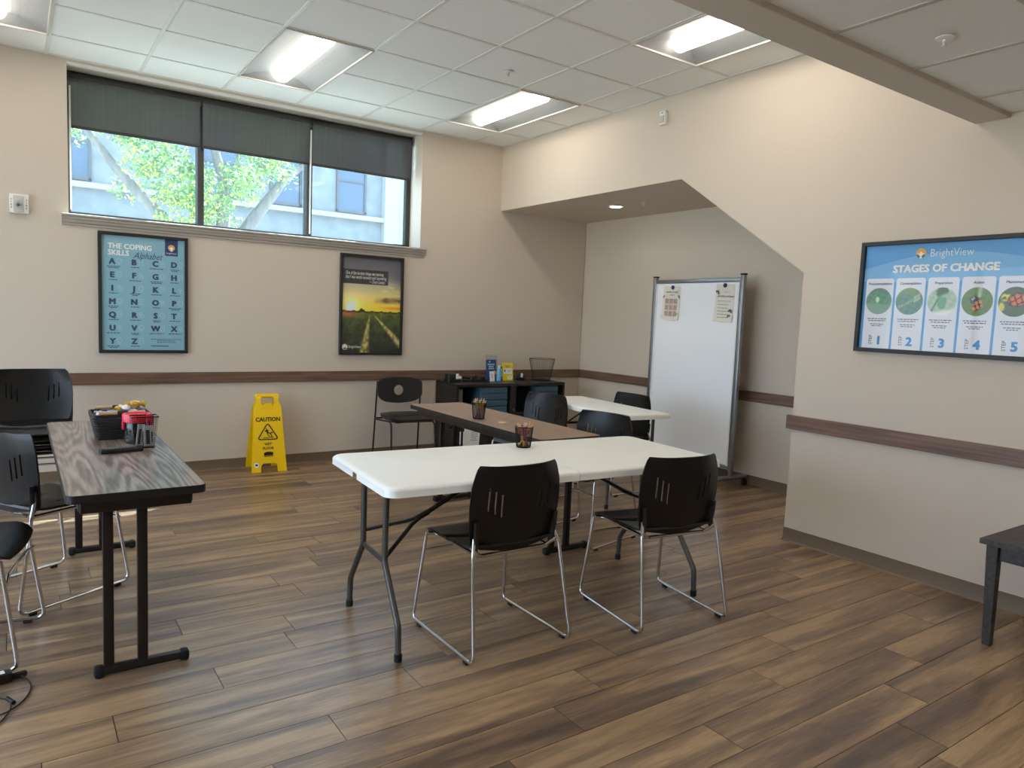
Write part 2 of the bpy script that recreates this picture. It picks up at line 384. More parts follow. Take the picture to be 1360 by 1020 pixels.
# ------------------------------------------------------------------ room shell
b = MB(); b.box((-2.6, -4.7, -.06), (8.4, 10.2, .1)); floor = struct(b.build('floor', M['joint'], smooth=None), 'brown wood-look vinyl plank floor of the meeting room', 'floor')
PITCH = .1804; Y0 = -4.69; LP = 1.21
anchors = {0: -2.647, 1: -2.40, -1: -1.757, -2: -2.25, 6: -3.30, 2: -3.365, 3: -2.992, -3: -1.37, -4: -1.62, 5: -3.63, 4: -3.994}
cache = {}
def plank_mesh(L, Wd):
    k = (round(L, 3), round(Wd, 3))
    if k not in cache:
        q = MB(); q.box((0, 0, -.004), (k[0]-.003, k[1]-.0025, .008)); cache[k] = q.mesh('plank', M['plank'], None)
    return cache[k]
rest = []
rnd = random.Random(3)
for k in range(-26, 27):
    y0 = Y0+k*PITCH; y1 = y0+PITCH
    if y0 >= -.005: continue
    y1 = min(y1, 0.0)
    a = anchors.get(k, rnd.uniform(-3, -1.8)); xr = 1.19 if (y0 > -3.62) else 0.0
    if y0 < -3.62 < y1: xr = 0.0
    x = a-LP*6
    while x < xr:
        xa, xb = max(x, -6.6), min(x+LP, xr); x += LP
        if xb-xa < .02: continue
        if y1 < -5.75 or xb < -4.75: rest.append((xa, xb, y0, y1)); continue
        put('plank', plank_mesh(xb-xa, y1-y0), floor, ((xa+xb)/2, (y0+y1)/2, 0))
q = MB()
for xa, xb, y0, y1 in rest: q.box(((xa+xb)/2, (y0+y1)/2, -.004), (xb-xa-.003, y1-y0-.0025, .008))
o = q.build('plank_field', M['plank'], floor, None); o['kind'] = 'stuff'

b = MB(); TH = .34
b.box((-5.25, TH/2, 1.65), (2.7, TH, 3.3)); b.box((.12, TH/2, 1.65), (2.12, TH, 3.3)); b.box((-2.42, TH/2, 1.03), (2.96, TH, 2.06)); b.box((-2.42, TH/2, 3.235), (2.96, TH, .13))
struct(b.build('wall_back', M['wall'], smooth=None), 'beige painted wall holding the window and two portrait posters', 'wall')
b = MB()
poly = [(0, 3.3), (0, 2.53), (-2.515, 2.53), (-3.628, 1.785), (-3.628, 0), (-9.5, 0), (-9.5, 3.3)]
b.prism(poly, lambda u, v: (0, u, v), lambda u, v: (1.19, u, v))
struct(b.build('wall_right', M['wall'], smooth=None), 'beige wall with the slanted alcove opening and landscape poster', 'wall')
b = MB(); b.box((1.25, -1.8, 1.3), (.12, 3.8, 2.6)); struct(b.build('wall_alcove', M['wall'], smooth=None), 'beige wall at the back of the alcove behind the whiteboard', 'wall')
b = MB()
for c_, d_ in (((-6.66, -.3, 1.65), (.12, .6, 3.3)), ((-6.66, -7.6, 1.65), (.12, 3.8, 3.3)), ((-6.66, -3.15, .2), (.12, 5.1, .4)), ((-6.66, -3.15, 2.85), (.12, 5.1, .9))): b.box(c_, d_)
struct(b.build('wall_left', M['wall'], smooth=None), 'beige wall beyond the left edge of the view', 'wall')
b = MB(); b.box((-3, -9.56, 1.65), (8, .12, 3.3)); struct(b.build('wall_rear', M['wall'], smooth=None), 'beige wall behind the viewpoint', 'wall')

# upper ceiling: slab, tiles, tees
b = MB(); b.box((-3, -2.2, H+.2), (8, 5, .08)); ceil = struct(b.build('ceiling', M['soffit'], smooth=None), 'high white suspended ceiling of square tiles in a grid', 'ceiling')
lights = [(i, j) for i in (-2, 1, 4) for j in (0, 4)]
taken = {(i, j+d) for i, j in lights for d in (0, 1)}
tcache = {}
def tiles(parent, gx, gy, x0, x1, y0, y1, z, skip):
    def tile_mesh(wd, dp):
        k = (round(wd, 3), round(dp, 3))
        if k not in tcache:
            t = MB(); t.box((0, 0, .008), (k[0]-.004, k[1]-.004, .016)); tcache[k] = t.mesh('tile', M['tile'], None)
        return tcache[k]
    for i in range(-8, 8):
        for j in range(-9, 12):
            if (i, j) in skip: continue
            xa, xb = max(gx+i*T, x0), min(gx+(i+1)*T, x1); ya, yb = max(gy-(j+1)*T, y0), min(gy-j*T, y1)
            if xb-xa > .03 and yb-ya > .03: put('tile', tile_mesh(xb-xa, yb-ya), parent, ((xa+xb)/2, (ya+yb)/2, z+.004))
    for i in range(-8, 8):
        x = gx+i*T
        if x0+.01 < x < x1-.01:
            t = MB(); t.box((x, (y0+y1)/2, z+.002), (.024, y1-y0, .006)); t.build('ceiling_tee', M['tee'], parent, None)
    for j in range(-9, 12):
        y = gy-j*T
        if not (y0+.01 < y < y1-.01): continue
        t = MB()
        for i in range(-8, 8):
            xa, xb = max(gx+i*T, x0), min(gx+(i+1)*T, x1)
            if xb-xa < .03 or ((i, j) in skip and (i, j-1) in skip): continue
            t.box(((xa+xb)/2, y, z+.0015), (xb-xa-.026, .022, .005))
        t.build('ceiling_tee', M['tee'], parent, None)
tiles(ceil, GX, GY, -6.6, 0, YB, 0, H, taken)
for (x, y, sx, sy) in ((-3.3, -.012, 6.6, .024), (-.012, -2.29, .024, 4.58)):
    t = MB(); t.box((x, y, H+.001), (sx, sy, .006)); t.build('wall_angle', M['tee'], ceil, None)
# lower ceiling near the viewpoint
b = MB(); b.box((-3, -7.2, ZN+.2), (8, 5, .08)); ceil2 = struct(b.build('ceiling_lower', M['soffit'], smooth=None), 'lower tiled ceiling in front of the dropped beam', 'ceiling')
near = [(-1, 2), (-5, 3), (1, 2)]  # three unseen troffers added to brighten the near part of the room
taken2 = {(i, j+d) for i, j in near for d in (0, 1)}
M['tee'] = mat('tee_grey', (196, 192, 185), .6)
tiles(ceil2, -1.6, -4.70, -6.6, 0, -9.5, -4.745, ZN, taken2)
b = MB(); b.box((-3.3, -4.665, 2.9), (6.6, .17, .71), bevel=.004); struct(b.build('beam', M['soffit'], smooth=None), 'painted bulkhead dropping from the high ceiling to the low one', 'beam')
for z in (2.62,): pass

# troffers
def make_light():
    t = thing('ceiling_light', '', 'light', group='recessed ceiling lights')
    hx, hy, lx, ly, dz = .2925, .5975, .072, .49, .05
    f = MB()
    for c, d in (((-hx-.004, 0, .0), (.012, 2*hy+.02, .02)), ((hx+.004, 0, 0), (.012, 2*hy+.02, .02)), ((0, -hy-.004, 0), (2*hx, .012, .02)), ((0, hy+.004, 0), (2*hx, .012, .02))): f.box(c, d)
    f.box((0, 0, .13), (2*hx, 2*hy, .01)); f.build('frame', M['tee'], t, None)
    r = MB()
    for s in (-1, 1):
        for k in range(6):
            u0, u1 = k/6, (k+1)/6; e = lambda u: (s*(hx+(lx-hx)*u), dz*math.sin(u*PI/2))
            (xa, za), (xb, zb) = e(u0), e(u1); ya, yb = hy+(ly-hy)*u0, hy+(ly-hy)*u1
            r.face(((xa, -ya, za), (xa, ya, za), (xb, yb, zb), (xb, -yb, zb)))
            r.face(((xa, s*ya, za), (-xa, s*ya, za), (-xb, s*yb, zb), (xb, s*yb, zb)))
    r.build('reflector', M['reflector'], t, 30)
    l = MB(); n = 10
    pr = [(lx*math.cos(PI*k/n), dz-.066*math.sin(PI*k/n)) for k in range(n+1)]
    for (xa, za), (xb, zb) in zip(pr, pr[1:]): l.face(((xa, -ly, za), (xa, ly, za), (xb, ly, zb), (xb, -ly, zb)))
    for s in (-1, 1): l.face([(x, s*ly, z) for x, z in pr])
    l.build('lens', M['lens'], t, 60)
    return t
L0 = make_light()
names = {(1, 0): 'recessed ceiling light over the left half of the window', (4, 0): 'recessed ceiling light nearest the corner of the two walls', (4, 4): 'recessed ceiling light partly hidden by the dropped beam',
         (-2, 4): 'recessed ceiling light by the beam, out of view over the walnut table', (1, 4): 'recessed ceiling light by the beam, out of view over the white folding table',
         (-2, 0): 'recessed ceiling light cut by the left edge of the photo'}
for n, (i, j) in enumerate(lights):
    loc = (GX+(i+.5)*T, GY-(j+1)*T, H); lb = names.get((i, j), 'recessed ceiling light in the high ceiling beyond the view')
    if n == 0: L0.location = loc; L0['label'] = lb
    else: dup(L0, loc, 0, lb)
for (i, j), lb in zip(near, ('added recessed fill light of the low ceiling, middle one of three out of view', 'added recessed fill light of the low ceiling, out of view, farthest from the right wall', 'added recessed fill light of the low ceiling, out of view, nearest the right wall')): dup(L0, (-1.6+(i+.5)*T, -4.70-(j+1)*T, ZN), 0, lb)

# sprinklers, downlight
def sprinkler(loc, label, k=1.0):
    t = thing('sprinkler_head', label, 'sprinkler', loc, group='ceiling sprinklers')
    MB().lathe([(.034*k, 0), (.034*k, -.004), (.02*k, -.008), (.012*k, -.008)], 20).build('escutcheon', M['white_paint'], t)
    q = MB(); q.lathe([(.008*k, -.006), (.008*k, -.014*k), (.004*k, -.018*k), (.004*k, -.03*k)], 10)
    for s in (-1, 1): q.tube([(s*.006*k, 0, -.012*k), (s*.011*k, 0, -.022*k), (0, 0, -.033*k)], .002*k, 6)
    q.lathe([(.002, -.033*k), (.012*k, -.033*k), (.012*k, -.035*k), (.002, -.035*k)], 12)
    q.build('nozzle', M['white_paint'], t)
sprinkler((-1.271, -1.959, H), 'sprinkler head on a tile of the high ceiling')
sprinkler((-1.253, -4.998, ZN), 'sprinkler head on the low ceiling beyond the beam')
sprinkler((.585, -1.519, 2.53), 'small sprinkler head beside the downlight in the alcove ceiling', .8)
t = thing('downlight', 'round lit downlight in the alcove ceiling', 'light', (.567, -1.16, 2.53))
MB().lathe([(.075, 0), (.078, -.006), (.06, -.008), (.055, -.003)], 28).build('trim_ring', M['white_paint'], t)
MB().lathe([(.055, -.003), (.03, -.008), (.001, -.0095)], 28).build('lens', M['downlight'], t)

# rails and baseboards
def rail(name, c, d, label, rz=0):
    b = MB(); b.box((0, 0, 0), d, bevel=.003, seg=1); struct(b.build(name, M['rail'], None, None, c, rz), label, 'trim')
RZ = .8019; RH = .0925
rail('trim_1', (-2.705, -.011, RZ), (7.79, .022, RH), 'long walnut chair rail across the window wall')
rail('trim_2', (1.179, -1.825, RZ), (3.606, .022, RH), 'walnut chair rail on the alcove wall behind the whiteboard', PI/2)
rail('trim_3', (-.011, -6.545, RZ), (5.9, .022, RH), 'walnut chair rail under the landscape poster', PI/2)
def baseb(name, p0, p1, nx, ny, label):
    b = MB(); d = Vector((p1[0]-p0[0], p1[1]-p0[1], 0)); n = Vector((nx, ny, 0))
    prof = [(0, .0894), (.004, .088), (.005, .02), (.009, .008), (.017, .001), (.017, 0), (0, 0)]
    P0, P1 = Vector((*p0, 0)), Vector((*p1, 0))
    for (a, za), (c, zc) in zip(prof, prof[1:]):
        b.face([P0+n*a+Vector((0, 0, za)), P1+n*a+Vector((0, 0, za)), P1+n*c+Vector((0, 0, zc)), P0+n*c+Vector((0, 0, zc))])
    bmesh.ops.remove_doubles(b.bm, verts=b.bm.verts[:], dist=1e-5)
    struct(b.build(name, M['base'], None, 30), label, 'baseboard')
baseb('baseboard_back', (-6.6, 0), (1.19, 0), 0, -1, 'tan vinyl cove base along the window wall')
baseb('baseboard_alcove', (1.19, 0), (1.19, -3.628), -1, 0, 'tan vinyl cove base along the alcove wall')
baseb('baseboard_right', (0, -3.628), (0, -9.5), -1, 0, 'tan vinyl cove base along the right wall')
baseb('baseboard_end', (1.19, -3.628), (0, -3.628), 0, 1, 'tan vinyl cove base on the end face of the alcove')

# ------------------------------------------------------------------ window
YW = .27
win = thing('window_1', 'wide three-pane window high in the beige wall', 'window', (0, 0, 0)); win['kind'] = 'structure'
b = MB()
for c, d in (((-3.885, YW, 2.6), (.03, .06, 1.1)), ((-.965, YW, 2.6), (.05, .06, 1.1)), ((-2.42, YW, 2.085), (2.96, .06, .03)), ((-2.42, YW, 3.14), (2.96, .06, .05))): b.box(c, d, bevel=.004, seg=1)
b.build('window_frame', M['alu'], win, None)
XM = [-3.9, -2.925, -1.985, -.94]
for x in XM[1:3]:
    b = MB(); b.box((x, YW-.01, 2.6), (.052, .1, 1.06), bevel=.004, seg=1); b.build('mullion', M['alu'], win, None)
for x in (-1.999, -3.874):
    b = MB(); b.box((x, .150, 2.57), (.011, .012, .93)); b.build('bead_gap_light', M['white_paint'], win, None)  # mullion strip stands for bright daylight between blinds; left strip is frame
for xa, xb in zip(XM, XM[1:]):
    b = MB(); b.box(((xa+xb)/2, YW+.005, 2.61), (xb-xa-.05, .006, 1.02)); b.build('pane', M['glass'], win, None)
b = MB()
prof = [(.25, 2.058), (-.052, 2.056), (-.062, 2.05), (-.062, 2.04), (-.045, 2.032), (-.045, 2.018), (-.036, 2.012), (-.03, 1.995), (-.016, 1.985), (-.016, 1.972), (0, 1.97), (0, 2.03), (.25, 2.03)]
b.prism(prof, lambda u, v: (-3.945-u*.0, u, v), lambda u, v: (-.895, u, v)); b.build('window_sill', M['sill'], win, None)
b = MB(); b.box((-2.42, .03, 3.168), (2.96, .05, .03), bevel=.004); b.build('head_trim', M['white_paint'], win, None)
lab = ['dark roller blind over the left window pane', 'dark roller blind over the middle window pane', 'dark roller blind over the right window pane beside the wall']
for (xa, xb), lb, zb in zip([(-3.893, -2.935), (-2.925, -1.995), (-1.982, -.975)], lab, (2.725, 2.725, 2.725)):
    t = thing('roller_blind', lb, 'blind', ((xa+xb)/2, .2, 0), group='roller blinds in the window'); wd = xb-xa
    b = MB(); b.tube([(-wd/2, 0, 3.11), (wd/2, 0, 3.11)], .032, 16); b.build('roller_tube', M['blind_bar'], t)
    b = MB(); b.box((0, -.028, (3.11+zb)/2), (wd-.012, .0012, 3.11-zb)); b.build('blind_cloth', M['blind'], t, None)
    b = MB(); b.box((0, -.028, zb+.012), (wd-.012, .012, .024), bevel=.004); b.build('hem_bar', M['blind_bar'], t)
    for s in (-1, 1): b = MB(); b.box((s*(wd/2+.001), .0, 3.11), (.004, .07, .075)); b.build('bracket', M['blind_bar'], t, None)

win2 = thing('window_fill', 'added wide window in the unseen left wall, letting in fill light', 'window', (-6.66, -3.15, 1.4)); win2['kind'] = 'structure'  # added in the unseen left wall to let in fill skylight
b = MB()
for c_, d_ in (((0, 0, .98), (.08, 5.1, .05)), ((0, 0, -.98), (.08, 5.1, .05)), ((0, -2.53, 0), (.08, .05, 2)), ((0, 2.53, 0), (.08, .05, 2))): b.box(c_, d_)
b.build('window_frame', M['alu'], win2, None)
for k in range(4):
    b = MB(); b.box((0, -1.89+1.26*k, 0), (.006, 1.22, 1.94)); b.build('pane', M['glass2'], win2, None)
    if k: b = MB(); b.box((0, -2.52+1.26*k, 0), (.08, .05, 1.94)); b.build('mullion', M['alu'], win2, None)
# ------------------------------------------------------------------ sled-base stacking chairs
def interp(x, xs, ys):
    return float(np.interp(x, xs, ys))
def make_sled_chair(label):
    t = thing('stacking_chair', label, 'chair')
    # seat shell
    def P(u, v):
        hw = interp(v, [0, .12, .6, .85, .95, 1], [.198, .212, .226, .226, .215, .185])
        y = -.172+.425*v-.012*u*u*(v > .5)
        z = .452-.014*math.sin(PI*min(v/.85, 1))*(1-u*u)+.006*u*u-.030*max(0, (v-.82)/.18)**2+.012*max(0, 1-v/.12)
        return (u*hw, y, z)
    us = [i/12-1 for i in range(25)]; vs = [i/20 for i in range(21)]
    MB().shell(P, us, vs, .011).build('seat', M['chair'], t, 50)
    # backrest with three slots each side
    W = .0125
    cs = [.40, .53, .66]
    ul = [0, .12, .24]+sum([[c-.019, c+.019] for c in cs], [])+[.465, .595, .75, .84, .92, 1]
    ul = sorted(set(ul)); us = [-u for u in ul[::-1] if u > 0]+ul
    vs = [0, .06, .12, .18, .24, .30, .34, .38, .42, .46, .5, .54, .58, .62, .66, .70, .74, .78, .82, .87, .92, .96, 1.0]
    def Q(u, v):
        hw = interp(v, [0, .06, .25, .5, .75, .9, .98, 1], [.196, .209, .222, .229, .224, .209, .198, .190])
        uu = u+.05*math.copysign(1, u)*(v-.5)*max(0, 1-abs(abs(u)-.5)/.45)*2
        z = .455+.350*v-.022*(1-u*u)*(1-v)**3
        y = -.163-.050*v+.020*math.sin(PI*v)*-.3+.050*u*u*(0.55+.45*v)
        return (uu*hw, y, z)
    rng = {0: (.36, .66), 1: (.42, .72), 2: (.46, .76)}
    def skip(i, j):
        uc = abs(us[i]+us[i+1])/2; vc = (vs[j]+vs[j+1])/2
        for k, c in enumerate(cs):
            if abs(uc-c) < .012: return rng[k][0] < vc < rng[k][1]
        return False
    bk = MB().shell(Q, us, vs, .010, skip).build('backrest', M['chair'], t, 50)
    for s in (-1, 1):
        q = MB(); q.tube([(s*.196, -.163, .452), (s*.203, -.172, .52), (s*.205, -.174, .575)], .0125, 8, flat=.8); q.build('sleeve', M['black'], bk)
    R = .0082
    for s in (-1, 1):
        q = MB(); q.tube(fillet([(s*.203, -.160, .50), (s*.222, -.185, .44), (s*.25, -.265, .0175), (s*.25, .27, .0175), (s*.222, .215, .428)], .035, 6), R, 8)
        leg = q.build('sled_leg', M['chrome'], t, 60)
        for y in (-.205, .205):
            g = MB(); g.box((s*.25, y, .009), (.016, .034, .018), bevel=.004); g.build('glide', M['rubber'], leg)
    q = MB(); q.tube(fillet([(-.231, .235, .345), (-.14, .222, .352), (.14, .222, .352), (.231, .235, .345)], .05, 4), .0062, 8); q.build('stretcher', M['chrome'], t)
    q = MB(); q.tube(fillet([(-.218, -.178, .46), (-.17, -.158, .425), (.17, -.158, .425), (.218, -.178, .46)], .04, 5), R, 8)
    q.tube(fillet([(-.222, .215, .428), (-.18, .19, .43), (-.18, -.158, .425)], .04, 5), R, 8); q.tube(fillet([(.222, .215, .428), (.18, .19, .43), (.18, -.158, .425)], .04, 5), R, 8)
    q.build('seat_support', M['chrome'], t)
    return t
chA = make_sled_chair('black plastic chair at the white folding table, its back to the viewer, on the left')
chA.location = (-2.507, -3.865, 0); chA['group'] = 'stacking chairs around the tables'
for loc, rz, lb in (((-1.659, -4.029, 0), -.142, 'black plastic chair at the white folding table, on the right near the whiteboard'),
                    ((-4.152, -2.404, 0), -1.043, 'black plastic chair with its seat tucked under the walnut table with the candy'),
                    ((-4.473, -3.006, 0), -1.768, 'black plastic chair above the power adapter, cut by the left edge of the photo'),
                    ((-.84, -1.86, 0), 1.80, 'bluish black plastic chair at the brown table, nearest the black cabinet'),
                    ((-1.165, -2.93, 0), 1.782, 'black plastic chair at the brown table, just behind the white folding table'),
                    ((-.05, -2.0, 0), 1.57, 'black plastic chair between the small white table and the whiteboard')):
    dup(chA, loc, rz, lb)
st = ['topmost black plastic chair of the stack by the window wall', 'second black plastic chair from the top of the stack by the window wall',
      'third black plastic chair from the top of the stack by the window wall', 'lowest black plastic chair of the stack by the window wall']
for k in range(4):
    dup(chA, (-4.155, -.815-.006*k, .043*k), PI, st[3-k], 'stacked chairs by the window wall')

# guest chair with the round hole
t = thing('guest_chair', 'black metal guest chair with a round hole in its backrest', 'chair', (-1.225, -.36, 0), PI-.06)
def hw(v): return interp(v, [0, .12, .3, .55, .8, .93, 1], [.09, .135, .185, .215, .225, .222, .20])
N = 40
out = []
for k in range(64):
    a = 2*PI*k/64; out.append((math.cos(a), math.sin(a)))
b = MB(); inner = []
def gp(x, z): return (x, -.185+.9*x*x*.9-.10*(z-.66), z)
def edge(a):   # shield-shaped outline: arched top, straight sides, shallow dished bottom
    cs_, sn = math.cos(a), math.sin(a); r = .01
    while r < .4:
        x, z = r*cs_, .675+r*sn; q_ = min(abs(x)/.228, 1); k8 = q_**8
        if abs(x) > .226 or z > .800-.022*q_*q_-.03*k8 or z < .553+.040*q_*q_+.05*k8: break
        r += .001
    return r*cs_, .675+r*sn
rings = []
for f in (0, .25, .5, .75, 1):
    rings.append([(lambda ex, ez, hx, hz: (hx+(ex-hx)*f, hz+(ez-hz)*f))(*edge(2*PI*k/64), .050*math.cos(2*PI*k/64), .675+.048*math.sin(2*PI*k/64)) for k in range(64)])
F_ = []
for side, off in ((1, .009), (-1, -.009)):
    vv = [[b.bm.verts.new(Vector(gp(x, z))+Vector((0, off, 0))) for x, z in r] for r in rings]; F_.append(vv)
    for r0, r1 in zip(vv, vv[1:]):
        for k in range(64): b.bm.faces.new((r0[k], r0[(k+1) % 64], r1[(k+1) % 64], r1[k]))
for idx in (0, -1):
    for k in range(64): b.bm.faces.new((F_[0][idx][k], F_[0][idx][(k+1) % 64], F_[1][idx][(k+1) % 64], F_[1][idx][k]))
b.build('backrest', M['black2'], t, 50)
b = MB()
def GS(u, v):
    w_ = interp(v, [0, .1, .5, .9, 1], [.17, .2, .222, .215, .18]); return (u*w_, -.17+.41*v, .445+.02*(1-u**4)*(1-abs(2*v-1)**4)-.012*max(0, (v-.8)/.2)**2)
b.shell(GS, [i/8-1 for i in range(17)], [i/14 for i in range(15)], .035); b.build('seat', M['black2'], t, 60)
for s in (-1, 1):
    b = MB(); b.tube([(s*.222, -.165, .76), (s*.232, -.235, .0)], .0085, 8); b.build('leg', M['darkmetal'], t)
    b = MB(); b.tube(fillet([(s*.229, -.20, .40), (s*.205, .12, .418), (s*.215, .19, .40), (s*.222, .235, 0)], .04, 5), .0085, 8); b.build('leg', M['darkmetal'], t)
b = MB(); b.tube([(-.2, .12, .418), (.2, .12, .418)], .0085, 8); b.tube([(-.22, -.19, .41), (.22, -.19, .41)], .0085, 8); b.build('seat_support', M['darkmetal'], t)

# ------------------------------------------------------------------ pedestal tables
def pedestal_table(label, loc, L, wd, top_mat, off, inset0, inset1, rz=0):
    t = thing('folding_table', label, 'table', loc, rz)
    zt = .737
    b = MB(); b.plate(rrect(wd-.006, L-.006, .03), zt-.006, zt); b.build('tabletop', top_mat, t, 30)
    b = MB(); b.plate(rrect(wd, L, .033), zt-.03, zt-.0005); b.build('edge_band', M['black'], t, 40)
    b = MB()
    for x in (-1, 1): b.box((x*(wd/2-.05), 0, zt-.052), (.02, L-.12, .045), bevel=.003, seg=1)
    for y in (-1, 1): b.box((0, y*(L/2-.06), zt-.055), (wd-.09, .02, .05), bevel=.003, seg=1)
    b.build('apron', M['darkmetal'], t, None)
    for y, s in ((-L/2+inset0, 1), (L/2-inset1, -1)):
        for x in (-.115, 0):
            q = MB(); q.box((off+x, y, .365), (.036, .03, .70), bevel=.005); q.build('leg', M['darkmetal'], t, 40)
        q = MB(); q.box((off, y, .024), (.29, .036, .034), bevel=.01)
        ft = q.build('foot', M['darkmetal'], t, 40)
        q = MB(); q.box((off, y, zt-.05), (.26, .05, .04), bevel=.004); q.build('top_plate', M['darkmetal'], t, 40)
        for x in (-1, 1):
            q = MB(); q.box((off+x*.148, y, .022), (.036, .044, .044), bevel=.012); q.build('foot_cap', M['rubber'], ft, 40)
        xb = off-.115
        q = MB(); q.tube(fillet([(xb, y, .46), (xb, y+s*.05, .54), (xb, y+s*.14, .60), (xb, y+s*.34, zt-.05)], .03, 4), .0075, 8)
        q.tube([(xb-.014, y+s*.12, .588), (xb+.014, y+s*.12, .588)], .014, 10); q.build('brace', M['black'], t)
    return t
pedestal_table('narrow walnut laminate table with a candy basket and remote on it', (-3.885, -2.72, 0), 1.80, .457, M['laminate'], .025, .145, .09)
pedestal_table('narrow brown laminate table behind the white folding table', (-1.60, -2.46, 0), 1.655, .455, M['laminate2'], .11, .15, .12)

# ------------------------------------------------------------------ white moulded folding tables
def skirt_top(parent, L, wd, zt, th, r, notch=False, inset=.012):
    b = MB()
    o = rrect(L, wd, r, 6); n = len(o)
    prof = [(.022, 0), (.010, -.002), (.003, -.008), (0, -.018), (inset*-0.0, -th*.6), (-.003, -th)]
    rings = []
    for ins, dz in prof:
        rings.append([b.bm.verts.new((x*(L/2-ins)/(L/2), y*(wd/2-ins)/(wd/2), zt+dz)) for x, y in o])
    b.bm.faces.new(rings[0])
    for A, B in zip(rings, rings[1:]):
        for k in range(n): b.bm.faces.new((A[k], A[(k+1) % n], B[(k+1) % n], B[k]))
    b.bm.faces.new([b.bm.verts.new((x*(L/2-.006)/(L/2), y*(wd/2-.006)/(wd/2), zt-th*.85)) for x, y in o][::-1])
    return b
t = thing('folding_table', 'long white moulded folding table with a pencil cup on it', 'table', (-2.14, -3.655, 0), -.066)
zt = .737; L, wd = 1.83, .76
for s in (-1, 1):
    # each half is a moulded panel with a rounded rim; the inner edge carries the fold seam
    b = MB(); hl = L/2-.0015; o = []
    for x, y in rrect(L, wd, .055, 6):
        if x*s > 0: o.append((x, y))
    o = sorted(o, key=lambda p: math.atan2(p[1], (p[0]*s)-.3)) ; o = [(s*.0015, -wd/2)]+o+[(s*.0015, wd/2)]
    if s < 0: o = o[::-1]
    rings = []
    for ins, dz in [(.024, 0), (.011, -.0025), (.003, -.009), (0, -.016), (.001, -.036), (-.001, -.040)]:
        rings.append([b.bm.verts.new((x if abs(x) < .01 else x*(L/2-ins)/(L/2), y*(wd/2-ins)/(wd/2), zt+dz)) for x, y in o])
    n = len(o); b.bm.faces.new(rings[0])
    for A, B in zip(rings, rings[1:]):
        for k in range(n):
            a, c = o[k], o[(k+1) % n]
            if abs(abs(a[0])-L/2) < .003 and abs(abs(c[0])-L/2) < .003 and A is not rings[0] and A is not rings[1]:
                # notch in the middle of the short side
                va, vc, wa, wc = A[k], A[(k+1) % n], B[k], B[(k+1) % n]
                lo = lambda p, q_, f: p.co.lerp(q_.co, f)
                if A is rings[3] or A is rings[4]:
                    m1 = b.bm.verts.new(lo(va, vc, .44)); m2 = b.bm.verts.new(lo(va, vc, .52)); n1 = b.bm.verts.new(lo(wa, wc, .44)); n2 = b.bm.verts.new(lo(wa, wc, .52))
                    b.bm.faces.new((va, m1, n1, wa)); b.bm.faces.new((m2, vc, wc, n2)); continue
            b.bm.faces.new((A[k], A[(k+1) % n], B[(k+1) % n], B[k]))
    b.bm.faces.new([b.bm.verts.new((x if abs(x) < .01 else x*(L/2-.012)/(L/2), y*(wd/2-.012)/(wd/2), zt-.028)) for x, y in o][::-1])
    b.build('tabletop', M['whitetop'], t, 40)
b = MB(); b.box((0, 0, zt-.04), (.1, wd-.08, .02), bevel=.004); b.box((0, .25, zt-.05), (1.5, .025, .025)); b.box((0, -.25, zt-.05), (1.5, .025, .025)); b.build('under_frame', M['black2'], t, None)
for s in (-1, 1):
    X_ = s*.825
    for y in (-1, 1):
        q = MB(); q.tube(fillet([(X_, y*.14, .70), (X_, y*.135, .36), (X_, y*.305, .14), (X_, y*.312, .012)], .07, 6), .0135, 10); lg = q.build('leg', M['greytube'], t)
        q = MB(); q.lathe([(.0165, 0), (.0165, .03), (.0135, .032)], 12, (X_, y*.312, 0)); q.build('foot_cap', M['rubber'], lg)
    q = MB(); q.bar((X_, -.14, .36), (X_, .14, .36), .008, .024); q.build('crossbar', M['greytube'], t, None)
    xj = s*.60
    q = MB(); q.tube([(s*.22, 0, .70), (xj, 0, .50)], .015, 8, flat=.7)
    q.tube(fillet([(xj, 0, .50), (xj+s*.06, .03, .475), (X_, .14, .42)], .03, 4), .011, 8, flat=.7); q.tube(fillet([(xj, 0, .50), (xj+s*.06, -.03, .475), (X_, -.14, .38)], .03, 4), .011, 8, flat=.7)
    q.tube([(xj-s*.03, 0, .515), (xj+s*.03, 0, .489)], .018, 8, flat=.7); q.build('brace', M['darkmetal'], t)

t = thing('folding_table', 'small white folding table in front of the whiteboard', 'table', (-.335, -2.07, 0), -.094)
b = skirt_top(t, .50, 1.21, .737, .038, .025); b.build('tabletop', M['whitetop'], t, 40)
for y in (-1, 1):
    for x in (-1, 1):
        q = MB(); q.tube([(x*.195, y*.46, .72), (x*.205, y*.45, .012)], .0125, 10); lg = q.build('leg', M['greytube'], t)
        q = MB(); q.lathe([(.0155, 0), (.0155, .03), (.0125, .032)], 12, (x*.205, y*.45, 0)); q.build('foot_cap', M['rubber'], lg)
    q = MB(); q.bar((-.18, y*.45, .30), (.18, y*.45, .30), .008, .02); q.build('crossbar', M['greytube'], t, None)
    q = MB(); q.tube([(0, y*.12, .70), (0, y*.45, .52)], .009, 8, flat=.7); q.bar((-.17, y*.45, .52), (.17, y*.45, .52), .008, .02); q.build('brace', M['darkmetal'], t)

